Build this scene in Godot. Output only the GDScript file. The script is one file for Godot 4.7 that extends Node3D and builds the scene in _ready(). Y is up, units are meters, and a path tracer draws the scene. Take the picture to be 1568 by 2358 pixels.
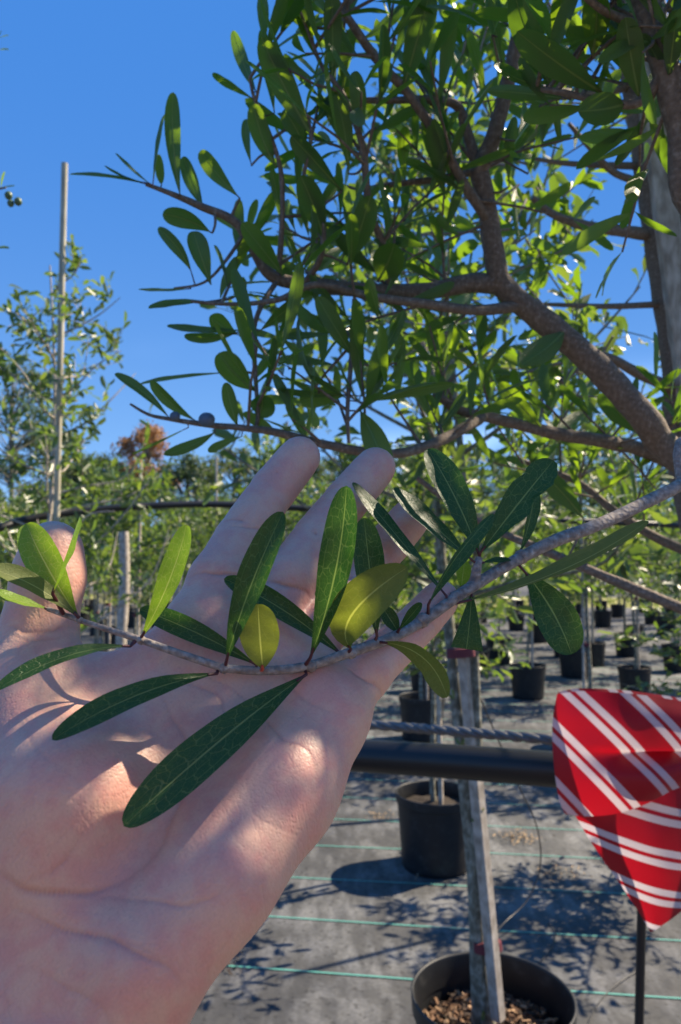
extends Node3D
# A hand holds a leafy twig of a young evergreen tree in a tree nursery.
# Units are metres, y is up. The photographer's eye is 1.58 m above the ground.

const FOCAL := 1715.0
const EYE := Vector3(0, 1.58, 0)
const PITCH := 3.5
var eye_basis := Basis(Vector3.RIGHT, deg_to_rad(PITCH))
var sun_dir := Vector3(0.641, 0.707, -0.299).normalized()   # towards the sun
var M := {}
var taken := {}
var rng := RandomNumberGenerator.new()

# ------------------------------------------------------------------ shapes
class MB:
	var v := PackedVector3Array()
	var n := PackedVector3Array()
	var uv := PackedVector2Array()
	var ix := PackedInt32Array()
	func vert(p: Vector3, nn: Vector3, t := Vector2.ZERO) -> int:
		v.append(p); n.append(nn); uv.append(t)
		return v.size() - 1
	func tri(a: int, b: int, c: int) -> void:
		var g := (v[b] - v[a]).cross(v[c] - v[a])
		if g.dot(n[a] + n[b] + n[c]) > 0.0:
			ix.append(a); ix.append(c); ix.append(b)
		else:
			ix.append(a); ix.append(b); ix.append(c)
	func quad(a: int, b: int, c: int, d: int) -> void:
		tri(a, b, c); tri(a, c, d)
	func empty() -> bool:
		return ix.is_empty()
	func arrays() -> Array:
		var a := []
		a.resize(Mesh.ARRAY_MAX)
		a[Mesh.ARRAY_VERTEX] = v; a[Mesh.ARRAY_NORMAL] = n; a[Mesh.ARRAY_TEX_UV] = uv; a[Mesh.ARRAY_INDEX] = ix
		return a
	func smooth() -> void:   # normals from the faces, averaged at each vertex
		var s := PackedVector3Array()
		s.resize(v.size())
		for k in range(0, ix.size(), 3):
			var g := (v[ix[k + 2]] - v[ix[k]]).cross(v[ix[k + 1]] - v[ix[k]])
			s[ix[k]] += g; s[ix[k + 1]] += g; s[ix[k + 2]] += g
		for k in v.size():
			n[k] = s[k].normalized() if s[k].length_squared() > 1e-24 else n[k]

func pt(x: float, y: float, d: float) -> Vector3:   # a place seen at (x, y) on the 1568 x 2357 print, d metres ahead
	return EYE + eye_basis * Vector3((x - 784.0) / FOCAL * d, (1178.5 - y) / FOCAL * d, -d)

func on_ground(x: float, y: float) -> Vector3:
	var r := pt(x, y, 1.0) - EYE
	return EYE + r * (-EYE.y / r.y)

func mesh_of(parts: Array) -> ArrayMesh:   # [[MB, material], ...]
	var am := ArrayMesh.new()
	for p in parts:
		if not p[0].empty():
			am.add_surface_from_arrays(Mesh.PRIMITIVE_TRIANGLES, p[0].arrays())
			am.surface_set_material(am.get_surface_count() - 1, p[1])
	return am

func numbered(called: String) -> String:
	taken[called] = taken.get(called, -1) + 1
	return called if taken[called] == 0 else "%s_%03d" % [called, taken[called]]

func put(called: String, m: Mesh, parent: Node, at := Vector3.ZERO, mat: Material = null) -> MeshInstance3D:
	var o := MeshInstance3D.new()
	o.mesh = m
	o.name = numbered(called) if parent == self else called
	o.position = at
	if mat:
		o.material_override = mat
	parent.add_child(o, true)
	return o

func thing(called: String, at: Vector3, label: String, category: String, group := "") -> Node3D:
	var o := Node3D.new()
	o.name = numbered(called)
	o.position = at
	add_child(o)
	tag(o, label, category, group)
	return o

func tag(o: Node, label: String, category: String, group := "") -> void:
	o.set_meta("label", label)
	o.set_meta("category", category)
	if group:
		o.set_meta("group", group)

func lin(r: float, g: float, b: float) -> Color:
	return Color(r, g, b).linear_to_srgb()

func mat(c: Color, rough := 0.8, back := Color(0, 0, 0)) -> StandardMaterial3D:
	var m := StandardMaterial3D.new()
	m.albedo_color = c
	m.roughness = rough
	if back.r + back.g + back.b > 0.0:
		m.backlight_enabled = true
		m.backlight = back
	return m

func spline(ctrl: Array, steps: int) -> PackedVector3Array:   # Catmull-Rom
	var out := PackedVector3Array()
	var c := ctrl.size()
	for s in c - 1:
		var p0: Vector3 = ctrl[maxi(s - 1, 0)]
		var p1: Vector3 = ctrl[s]
		var p2: Vector3 = ctrl[s + 1]
		var p3: Vector3 = ctrl[mini(s + 2, c - 1)]
		for k in steps:
			var t := float(k) / steps
			out.append(0.5 * (2.0 * p1 + (p2 - p0) * t + (2.0 * p0 - 5.0 * p1 + 4.0 * p2 - p3) * t * t + (3.0 * p1 - p0 - 3.0 * p2 + p3) * t * t * t))
	out.append(ctrl[c - 1])
	return out

func tube(mb: MB, path: PackedVector3Array, r0: float, r1: float, sides := 8, lumps := 0.0, square := false) -> void:
	var c := path.size()
	var along := 0.0
	var t0 := (path[1] - path[0]).normalized()
	var side := t0.cross(Vector3(0.31, 0.2, 0.93)).normalized()
	var first := mb.v.size()
	for k in c:
		var t := (path[mini(k + 1, c - 1)] - path[maxi(k - 1, 0)]).normalized()
		side = (side - t * side.dot(t)).normalized()
		var up := t.cross(side)
		var f := float(k) / (c - 1)
		var r := lerpf(r0, r1, f)
		if k > 0:
			along += path[k].distance_to(path[k - 1])
		for s in sides + 1:
			var a := TAU * s / sides + (PI / 4 if square else 0.0)
			var dir := side * cos(a) + up * sin(a)
			var rr := r * (1.0 + lumps * (sin(along * 211.0 + 2.0 * cos(a)) * 0.5 + sin(along * 87.0 + a * 2.0) * 0.6)) if lumps > 0.0 else r
			mb.vert(path[k] + dir * rr, dir, Vector2(float(s) / sides, along * 8.0))
	for k in c - 1:
		for s in sides:
			var a := first + k * (sides + 1) + s
			mb.quad(a, a + 1, a + sides + 2, a + sides + 1)
	for e in 2:
		var k := 0 if e == 0 else c - 1
		var t := (path[0] - path[1]).normalized() if e == 0 else (path[c - 1] - path[c - 2]).normalized()
		var mid := mb.vert(path[k], t, Vector2(0.5, 0.5))
		var ring := []
		for s in sides:
			ring.append(mb.vert(mb.v[first + k * (sides + 1) + s], t, Vector2(0.5, 0.5)))
		for s in sides:
			mb.tri(mid, ring[s], ring[(s + 1) % sides])

func bar(mb: MB, a: Vector3, b: Vector3, w: float, h: float, chamfer := 0.003, turn := 0.0) -> void:   # a square-sawn bar with eased edges
	var t := (b - a).normalized()
	var sx := t.cross(Vector3(0.05, 0.1, 1)).normalized().rotated(t, turn)
	var sz := sx.cross(t)
	var prof := [Vector2(-w + chamfer, -h), Vector2(w - chamfer, -h), Vector2(w, -h + chamfer), Vector2(w, h - chamfer), Vector2(w - chamfer, h), Vector2(-w + chamfer, h), Vector2(-w, h - chamfer), Vector2(-w, -h + chamfer)]
	var n := 24
	for k in 8:
		var p: Vector2 = prof[k]
		var q: Vector2 = prof[(k + 1) % 8]
		var nn2 := Vector2(q.y - p.y, p.x - q.x).normalized()
		var nn := sx * nn2.x + sz * nn2.y
		var last := -1
		for j in n + 1:
			var c := a.lerp(b, float(j) / n)
			var l := a.distance_to(b) * j / n
			var i0 := mb.vert(c + sx * p.x + sz * p.y, nn, Vector2(k / 8.0, l * 2.0))
			mb.vert(c + sx * q.x + sz * q.y, nn, Vector2((k + 1) / 8.0, l * 2.0))
			if last >= 0:
				mb.quad(last, last + 1, i0 + 1, i0)
			last = i0
	for e in 2:
		var c := a if e == 0 else b
		var tt := -t if e == 0 else t
		var ids := []
		for k in 8:
			ids.append(mb.vert(c + sx * prof[k].x + sz * prof[k].y, tt))
		for k in range(1, 7):
			mb.tri(ids[0], ids[k], ids[k + 1])

func lathe(mb: MB, prof: Array, sides := 40, wobble := 0.0) -> void:   # [[radius, height], ...] from the outside bottom, over the rim, to the inside
	var first := mb.v.size()
	var c := prof.size()
	for k in c:
		var a := Vector2(prof[maxi(k - 1, 0)][0], prof[maxi(k - 1, 0)][1])
		var b := Vector2(prof[mini(k + 1, c - 1)][0], prof[mini(k + 1, c - 1)][1])
		var d := (b - a).normalized()
		for s in sides + 1:
			var ang := TAU * s / sides
			var r: float = prof[k][0] * (1.0 + wobble * (sin(ang * 2.0 + 0.7) + 0.5 * sin(ang * 3.0)))
			mb.vert(Vector3(cos(ang) * r, prof[k][1], sin(ang) * r), Vector3(cos(ang) * d.y, -d.x, sin(ang) * d.y), Vector2(float(s) / sides * 4.0, prof[k][1] * 4.0))
	for k in c - 1:
		for s in sides:
			var i := first + k * (sides + 1) + s
			mb.quad(i, i + 1, i + sides + 2, i + sides + 1)

func ball(mb: MB, at: Vector3, r: Vector3, sides := 10) -> void:
	var first := mb.v.size()
	for j in sides / 2 + 1:
		for s in sides + 1:
			var a := TAU * s / sides
			var b := PI * j / (sides / 2)
			var d := Vector3(sin(b) * cos(a), cos(b), sin(b) * sin(a))
			mb.vert(at + d * r, d)
	for j in sides / 2:
		for s in sides:
			var i := first + j * (sides + 1) + s
			mb.quad(i, i + 1, i + sides + 2, i + sides + 1)

# A leaf blade along a centre line: face is the direction that the upper side looks, w the half width, fold how far the edges rise.
func blade(mb: MB, rib: MB, line: PackedVector3Array, face: Vector3, w: float, fold := 0.25, across := 4, kind := 0, roll := 0.0, ribs := true) -> void:
	var c := line.size()
	var first := mb.v.size()
	var grid := PackedVector3Array()
	for k in c:
		var f := spread_out(k, c - 1)
		var t := (line[mini(k + 1, c - 1)] - line[maxi(k - 1, 0)]).normalized()
		var nn := (face - t * face.dot(t)).normalized()
		if roll != 0.0:
			nn = nn.rotated(t, roll * f)
		var side := t.cross(nn)
		var p := outline(f, kind)
		for s in across + 1:
			var x := 2.0 * s / across - 1.0
			var ww := w * p
			if kind == 3:   # bitten edges
				ww *= 1.0 - (0.42 * exp(-pow((f - 0.62) / 0.075, 2.0)) + 0.16 * maxf(0.0, sin(f * 61.0))) * (1.0 if x > 0.6 else 0.0) - (0.2 * exp(-pow((f - 0.72) / 0.05, 2.0)) if x < -0.6 else 0.0)
			var wave := 0.05 * sin(f * 17.0 + x * 2.0) * absf(x) * w * p
			grid.append(line[k] + side * (x * ww * cos(fold * absf(x))) + nn * (sin(fold) * absf(x) * absf(x) * ww + wave))
			mb.vert(grid[grid.size() - 1], nn, Vector2(f, x * 0.5 + 0.5))
	for k in c - 1:
		for s in across:
			var i := first + k * (across + 1) + s
			mb.quad(i, i + 1, i + across + 2, i + across + 1)
	for k in c:
		for s in across + 1:
			var i := k * (across + 1) + s
			var a := grid[mini(k + 1, c - 1) * (across + 1) + s] - grid[maxi(k - 1, 0) * (across + 1) + s]
			var b := grid[k * (across + 1) + mini(s + 1, across)] - grid[k * (across + 1) + maxi(s - 1, 0)]
			var g := b.cross(a)
			if g.length_squared() > 1e-20:
				g = g.normalized()
				mb.n[first + i] = g if g.dot(mb.n[first + i]) > 0.0 else -g
	if ribs:   # the midrib, a low ridge on both sides of the blade
		for s in [1.0, -1.0]:
			var last := -1
			for k in c:
				var f := spread_out(k, c - 1)
				var t := (line[mini(k + 1, c - 1)] - line[maxi(k - 1, 0)]).normalized()
				var nn := (face - t * face.dot(t)).normalized()
				if roll != 0.0:
					nn = nn.rotated(t, roll * f)
				var side := t.cross(nn)
				var rw := w * lerpf(0.085, 0.02, f)
				var i0 := rib.vert(line[k] - side * rw + nn * s * 0.00012, nn * s)
				rib.vert(line[k] + nn * s * (0.00012 + rw * 0.5), nn * s)
				rib.vert(line[k] + side * rw + nn * s * 0.00012, nn * s)
				if last >= 0:
					rib.quad(last, last + 1, i0 + 1, i0)
					rib.quad(last + 1, last + 2, i0 + 2, i0 + 1)
				last = i0

func outline(f: float, kind: int) -> float:   # half width along the leaf, 0 to 1
	if kind == 2:   # torn off across, widest at its end
		return 0.04 + 0.96 * pow(f, 0.85)
	var widest := 0.56 if kind == 1 else 0.64
	if f < widest:
		return pow(sin(PI * 0.5 * f / widest), 0.85 if kind == 1 else 1.12) * 0.97 + 0.03
	return sqrt(maxf(0.0, 1.0 - pow((f - widest) / (1.0 - widest), 2.3)))

func spread_out(k: int, n: int) -> float:   # places along a leaf, closer together towards the round tip
	var x := float(k) / n
	return lerpf(x, sin(PI * 0.5 * x), 0.85)

func leaf_line(a: Vector3, b: Vector3, sag: Vector3, n: int) -> PackedVector3Array:
	var out := PackedVector3Array()
	for k in n + 1:
		var f := spread_out(k, n)
		out.append(a.lerp(b, f) + sag * (4.0 * f * (1.0 - f)))
	return out

# ------------------------------------------------------------------ the order of the build
func _ready() -> void:
	rng.seed = 20231
	make_camera_and_light()
	make_materials()
	make_ground()
	make_far_trees()
	make_rows()
	make_near_potted_tree()
	make_right_tree()
	make_left_tree()
	make_corner_tree()
	make_rails_and_ribbon()
	make_hand()
	make_main_tree()
	make_small_things()

func make_camera_and_light() -> void:
	var cam := Camera3D.new()
	cam.name = "camera"
	cam.keep_aspect = Camera3D.KEEP_HEIGHT
	var ca := CameraAttributesPhysical.new()
	ca.frustum_focal_length = 12.0 / (1178.5 / FOCAL)
	ca.frustum_focus_distance = 0.255
	ca.exposure_aperture = ca.frustum_focal_length / 1.15
	cam.attributes = ca
	cam.fov = rad_to_deg(2.0 * atan(1178.5 / FOCAL))
	cam.near = 0.02
	cam.far = 600.0
	cam.transform = Transform3D(eye_basis, EYE)
	add_child(cam)
	var e := Environment.new()
	e.background_mode = Environment.BG_SKY
	var sm := ProceduralSkyMaterial.new()
	sm.sky_top_color = Color(0.19, 0.385, 0.635)
	sm.sky_horizon_color = Color(0.47, 0.625, 0.78)
	sm.sky_curve = 0.13
	sm.sky_energy_multiplier = 1.0
	sm.ground_bottom_color = Color(0.16, 0.17, 0.17)
	sm.ground_horizon_color = Color(0.45, 0.52, 0.55)
	sm.sun_angle_max = 1.0
	var clouds := FastNoiseLite.new()
	clouds.seed = 5
	clouds.frequency = 0.02
	var im := Image.create(512, 256, false, Image.FORMAT_RGBA8)
	for y in 256:
		for x in 512:
			var up := 90.0 - y * 180.0 / 256.0
			var a := 0.0
			if up > 2.0 and up < 40.0:
				a = clampf(clouds.get_noise_2d(x * 0.9, y * 5.0) * 1.7 - 0.35, 0.0, 0.5) * smoothstep(2.0, 6.0, up) * smoothstep(17.0, 7.0, up)
			im.set_pixel(x, y, Color(0.75, 0.82, 0.92, a * 0.7))
	sm.sky_cover = ImageTexture.create_from_image(im)
	var sky := Sky.new()
	sky.sky_material = sm
	e.sky = sky
	e.background_energy_multiplier = 1.0
	e.tonemap_mode = Environment.TONE_MAPPER_LINEAR
	e.tonemap_exposure = 2.1
	e.sdfgi_enabled = true
	e.ssao_enabled = true
	e.ssil_enabled = true
	var we := WorldEnvironment.new()
	we.name = "environment"
	we.environment = e
	add_child(we)
	var sun := DirectionalLight3D.new()
	sun.name = "sun"
	sun.light_energy = 1.6
	sun.light_color = Color(1.0, 0.93, 0.82)
	sun.light_angular_distance = 0.5
	sun.shadow_enabled = true
	sun.transform = Transform3D(Basis.looking_at(-sun_dir, Vector3.UP), Vector3(0, 10, 0))
	add_child(sun)

func noise(freq: float, sd: int, kind := FastNoiseLite.TYPE_SIMPLEX_SMOOTH, oct := 4) -> FastNoiseLite:
	var f := FastNoiseLite.new()
	f.seed = sd
	f.frequency = freq
	f.noise_type = kind
	f.fractal_octaves = oct
	return f

func tex(im: Image) -> ImageTexture:
	return ImageTexture.create_from_image(im)

func noise_map(freq: float, sd: int, size: int, stops: Array, stretch := 1.0, kind := FastNoiseLite.TYPE_SIMPLEX_SMOOTH) -> ImageTexture:
	var t := noise(freq, sd, kind)
	var h := int(size * stretch)
	var src := t.get_seamless_image(size, h, false, false, 0.15)
	var grad := Gradient.new()
	var off := PackedFloat32Array()
	var cols := PackedColorArray()
	for s in stops:
		off.append(s[0]); cols.append(s[1])
	grad.offsets = off
	grad.colors = cols
	var im := Image.create(size, size, false, Image.FORMAT_RGB8)
	for y in size:
		for x in size:
			im.set_pixel(x, y, grad.sample(src.get_pixel(x, int(y * stretch) % h).r))
	return tex(im)

func make_materials() -> void:
	# leaves: dark glossy blades that let yellow-green light through
	var veins := vein_images()
	var vein_relief := tex(veins[1])
	for d in [["leaf", lin(0.027, 0.052, 0.021), 0.46, lin(0.21, 0.37, 0.012)], ["leaf_b", lin(0.034, 0.062, 0.021), 0.5, lin(0.26, 0.42, 0.012)], ["leaf_c", lin(0.022, 0.046, 0.024), 0.42, lin(0.17, 0.32, 0.012)]]:
		var m := mat(d[1], d[2], d[3])
		m.heightmap_enabled = true
		m.heightmap_texture = vein_relief
		m.heightmap_scale = 0.03
		M[d[0]] = m
	M["rib"] = mat(lin(0.16, 0.24, 0.06), 0.5, lin(0.3, 0.42, 0.05))
	for d in [["held", lin(0.45, 0.55, 0.5), 0.36], ["young", lin(1.7, 1.45, 0.9), 0.38]]:
		var m := mat(Color.WHITE, d[2], Color(1, 1, 0.72))
		m.albedo_color = Color(minf(d[1].r, 1.0), minf(d[1].g, 1.0), minf(d[1].b, 1.0))
		m.albedo_texture = tex(veins[0] if d[0] == "held" else veins[2])
		m.heightmap_enabled = true
		m.heightmap_texture = vein_relief
		m.heightmap_scale = 0.035
		M[d[0]] = m
	M["young"].albedo_color = Color.WHITE
	var und := mat(Color.WHITE, 0.62, Color(1, 1, 0.6))
	und.albedo_texture = tex(veins[3])
	und.heightmap_enabled = true
	und.heightmap_texture = vein_relief
	und.heightmap_scale = 0.03
	M["under"] = und
	M["far_leaf"] = mat(lin(0.05, 0.082, 0.035), 0.38, lin(0.15, 0.25, 0.02))
	M["far_leaf_b"] = mat(lin(0.07, 0.095, 0.04), 0.42, lin(0.22, 0.31, 0.03))
	M["wood_leaf"] = mat(lin(0.045, 0.07, 0.03), 0.7, lin(0.10, 0.16, 0.03))
	M["wood_leaf_b"] = mat(lin(0.065, 0.085, 0.035), 0.7, lin(0.12, 0.17, 0.03))
	M["rust_leaf"] = mat(lin(0.32, 0.175, 0.075), 0.8, lin(0.2, 0.1, 0.03))
	M["petiole"] = mat(lin(0.075, 0.018, 0.02), 0.45)
	M["petiole_red"] = mat(lin(0.55, 0.10, 0.06), 0.45, lin(0.5, 0.1, 0.05))
	# bark
	var bark := mat(Color.WHITE, 0.85)
	bark.albedo_texture = noise_map(0.02, 3, 256, [[0.0, lin(0.09, 0.066, 0.048)], [0.42, lin(0.155, 0.115, 0.083)], [0.6, lin(0.185, 0.14, 0.105)], [0.8, lin(0.26, 0.21, 0.165)], [1.0, lin(0.37, 0.33, 0.28)]])
	bark.uv1_triplanar = true
	bark.uv1_scale = Vector3(34, 34, 34)
	bark.heightmap_enabled = true
	bark.heightmap_texture = noise_map(0.04, 8, 256, [[0.0, Color.BLACK], [1.0, Color.WHITE]])
	bark.heightmap_scale = 0.07
	M["bark"] = bark
	var tw := bark.duplicate()
	tw.albedo_texture = noise_map(0.03, 13, 256, [[0.0, lin(0.10, 0.08, 0.065)], [0.45, lin(0.22, 0.18, 0.15)], [0.62, lin(0.29, 0.25, 0.215)], [0.85, lin(0.40, 0.37, 0.33)], [1.0, lin(0.48, 0.46, 0.42)]])
	tw.uv1_scale = Vector3(40, 40, 40)
	M["twig"] = tw
	var tg := bark.duplicate()
	tg.albedo_texture = noise_map(0.02, 23, 256, [[0.0, lin(0.06, 0.06, 0.045)], [0.45, lin(0.15, 0.14, 0.10)], [0.6, lin(0.23, 0.22, 0.17)], [0.8, lin(0.34, 0.34, 0.28)], [1.0, lin(0.45, 0.46, 0.40)]])
	tg.uv1_scale = Vector3(9, 5, 9)
	M["trunk"] = tg
	var st := mat(Color.WHITE, 0.75)
	st.albedo_texture = noise_map(0.012, 31, 256, [[0.0, lin(0.20, 0.16, 0.12)], [0.4, lin(0.36, 0.31, 0.25)], [0.62, lin(0.47, 0.41, 0.34)], [1.0, lin(0.6, 0.55, 0.48)]], 4.0)
	st.uv1_triplanar = true
	st.uv1_scale = Vector3(14, 1.6, 14)
	st.heightmap_enabled = true
	st.heightmap_texture = st.albedo_texture
	st.heightmap_scale = 0.05
	M["stake"] = st
	var bam := st.duplicate()
	bam.albedo_texture = noise_map(0.02, 37, 128, [[0.0, lin(0.22, 0.19, 0.12)], [0.5, lin(0.42, 0.38, 0.27)], [1.0, lin(0.6, 0.56, 0.43)]])
	M["bamboo"] = bam
	var pot := mat(Color.WHITE, 0.5)
	pot.albedo_texture = noise_map(0.02, 41, 256, [[0.0, lin(0.006, 0.007, 0.009)], [0.55, lin(0.009, 0.010, 0.012)], [0.78, lin(0.016, 0.017, 0.018)], [1.0, lin(0.05, 0.049, 0.047)]])
	pot.uv1_triplanar = true
	pot.uv1_scale = Vector3(3, 3, 3)
	M["pot"] = pot
	M["soil"] = mat(lin(0.035, 0.025, 0.018), 0.95)
	var soil: StandardMaterial3D = M["soil"]
	soil.heightmap_enabled = true
	soil.heightmap_texture = noise_map(0.06, 43, 256, [[0.0, Color.BLACK], [1.0, Color.WHITE]])
	soil.uv1_triplanar = true
	soil.uv1_scale = Vector3(5, 5, 5)
	soil.heightmap_scale = 1.0
	M["chip_a"] = mat(lin(0.14, 0.075, 0.04), 0.9)
	M["chip_b"] = mat(lin(0.30, 0.19, 0.11), 0.9)
	M["chip_c"] = mat(lin(0.05, 0.032, 0.022), 0.9)
	M["black"] = mat(lin(0.012, 0.012, 0.013), 0.38)
	M["black_pipe"] = mat(lin(0.010, 0.010, 0.011), 0.36)
	M["cable"] = mat(lin(0.16, 0.16, 0.165), 0.36)
	M["cable"].metallic = 0.5
	M["tie"] = mat(lin(0.13, 0.022, 0.032), 0.7)
	M["tube"] = mat(lin(0.02, 0.02, 0.022), 0.4)
	M["berry"] = mat(lin(0.09, 0.125, 0.17), 0.6)
	M["green_berry"] = mat(lin(0.09, 0.14, 0.06), 0.4)
	M["dry"] = mat(lin(0.34, 0.24, 0.14), 0.9)
	M["dry_twig"] = mat(lin(0.26, 0.19, 0.14), 0.9)
	M["line"] = mat(lin(0.10, 0.34, 0.29), 0.6)
	# woven black ground cloth, dusty and faded
	var cloth := mat(Color.WHITE, 0.72)
	cloth.albedo_texture = ground_image()
	cloth.uv1_triplanar = true
	cloth.uv1_world_triplanar = true
	cloth.uv1_scale = Vector3(0.36, 0.36, 0.36)
	cloth.detail_enabled = true
	cloth.detail_blend_mode = BaseMaterial3D.BLEND_MODE_MUL
	cloth.detail_uv_layer = BaseMaterial3D.DETAIL_UV_2
	cloth.uv2_triplanar = true
	cloth.uv2_world_triplanar = true
	cloth.uv2_scale = Vector3(0.11, 0.11, 0.11)
	cloth.detail_albedo = noise_map(0.012, 53, 256, [[0.0, Color(0.62, 0.62, 0.64)], [0.45, Color(0.86, 0.86, 0.86)], [1.0, Color(1, 1, 1)]])
	cloth.heightmap_enabled = true
	cloth.heightmap_texture = noise_map(0.05, 57, 256, [[0.0, Color.BLACK], [1.0, Color.WHITE]])
	cloth.heightmap_scale = 0.8
	M["cloth"] = cloth
	var grass := mat(Color.WHITE, 0.9)
	grass.albedo_texture = noise_map(0.03, 61, 256, [[0.0, lin(0.14, 0.15, 0.04)], [0.5, lin(0.30, 0.28, 0.09)], [1.0, lin(0.42, 0.37, 0.16)]])
	grass.uv1_triplanar = true
	grass.uv1_world_triplanar = true
	grass.uv1_scale = Vector3(0.6, 0.6, 0.6)
	M["grass"] = grass
	M["blade"] = mat(lin(0.20, 0.22, 0.06), 0.8, lin(0.2, 0.25, 0.05))
	M["ribbon"] = ribbon_material()

func vein_images() -> Array:   # [mature colour, relief, young colour, underside colour]; u runs along the leaf
	var w := 640
	var h := 192
	var cell := noise(1.0, 17, FastNoiseLite.TYPE_CELLULAR, 1)
	cell.fractal_type = FastNoiseLite.FRACTAL_NONE
	cell.cellular_return_type = FastNoiseLite.RETURN_DISTANCE2_SUB
	cell.cellular_jitter = 0.85
	var fine := noise(1.0, 19, FastNoiseLite.TYPE_CELLULAR, 1)
	fine.fractal_type = FastNoiseLite.FRACTAL_NONE
	fine.cellular_return_type = FastNoiseLite.RETURN_DISTANCE2_SUB
	var soft := noise(0.012, 21)
	var out := []
	for k in 4:
		out.append(Image.create(w, h, false, Image.FORMAT_RGB8))
	for y in h:
		var v := (y + 0.5) / h * 2.0 - 1.0
		for x in w:
			var u := (x + 0.5) / w
			var sh := u - absf(v) * 0.05
			var a := cell.get_noise_2d(sh * 15.0 + soft.get_noise_2d(x, y) * 0.5, v * 2.2 + 7.0) + 1.0
			var b := fine.get_noise_2d(sh * 46.0, v * 7.0 + 3.0) + 1.0
			var big := smoothstep(0.09, 0.02, a) * 0.48
			var small := smoothstep(0.12, 0.02, b) * 0.22
			var mid := smoothstep(lerpf(0.085, 0.03, u), lerpf(0.05, 0.012, u), absf(v))
			var ve := maxf(mid, maxf(big, small))
			var s := soft.get_noise_2d(x * 2.0, y * 2.0) * 0.5 + 0.5
			var base := Vector3(0.055, 0.165, 0.042).lerp(Vector3(0.085, 0.21, 0.05), s)
			var c := base.lerp(Vector3(0.50, 0.60, 0.26), ve * (0.95 if mid > big else 0.85))
			out[0].set_pixel(x, y, lin(c.x, c.y, c.z))
			var yb := Vector3(0.20, 0.36, 0.025).lerp(Vector3(0.26, 0.42, 0.035), s)
			var yc := yb.lerp(Vector3(0.52, 0.62, 0.2), ve * 0.85)
			out[2].set_pixel(x, y, lin(yc.x, yc.y, yc.z))
			var ub := Vector3(0.145, 0.185, 0.045).lerp(Vector3(0.18, 0.215, 0.055), s)
			var uc := ub.lerp(Vector3(0.44, 0.48, 0.2), maxf(mid, big * 0.28) * 0.8)
			out[3].set_pixel(x, y, lin(uc.x, uc.y, uc.z))
			var hgt := clampf(0.65 - 0.6 * maxf(mid, maxf(big, small)) + 0.1 * s, 0.0, 1.0)
			out[1].set_pixel(x, y, Color(hgt, hgt, hgt))
	return out

func ground_image() -> ImageTexture:
	var size := 1024
	var a := noise(0.006, 71).get_seamless_image(size, size, false, false, 0.12)
	var b := noise(0.03, 72).get_seamless_image(size, size, false, false, 0.12)
	var c := noise(0.11, 73).get_seamless_image(size, size, false, false, 0.12)
	var im := Image.create(size, size, false, Image.FORMAT_RGB8)
	for y in size:
		for x in size:
			var big := a.get_pixel(x, y).r
			var streak := b.get_pixel(x, (y / 4) % size).r
			var grit := c.get_pixel(x, y).r
			var dust := smoothstep(0.36, 0.78, big * 0.55 + streak * 0.45)
			var g := lerpf(0.085, 0.25, dust * (0.55 + 0.45 * grit)) * lerpf(0.8, 1.15, grit)
			g *= 1.0 - 0.5 * smoothstep(0.70, 0.80, b.get_pixel((x * 2) % size, (y * 2) % size).r)
			g *= 0.88 + 0.12 * float((x / 2 + y / 2) % 2)
			im.set_pixel(x, y, lin(g * 0.97, g * 0.99, g * 1.0))
	return tex(im)

func ribbon_material() -> StandardMaterial3D:
	var size := 512
	var im := Image.create(size, size, false, Image.FORMAT_RGB8)
	var grain := noise(0.4, 77)
	for y in size:
		for x in size:
			var f := fmod(float(x) / size * 3.0 + 10.0, 1.0)
			var white := smoothstep(0.10, 0.112, f) * smoothstep(0.282, 0.27, f) + smoothstep(0.37, 0.382, f) * smoothstep(0.552, 0.54, f)
			var g := 1.0 + 0.12 * grain.get_noise_2d(x, y)
			var c := Vector3(0.40, 0.004, 0.014).lerp(Vector3(0.64, 0.56, 0.60), white) * g
			im.set_pixel(x, y, lin(c.x, c.y, c.z))
	var m := mat(Color.WHITE, 0.5, Color(0.9, 0.9, 0.9))
	m.albedo_texture = tex(im)
	m.rim_enabled = true
	m.rim = 0.12
	m.rim_tint = 0.6
	return m

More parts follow.
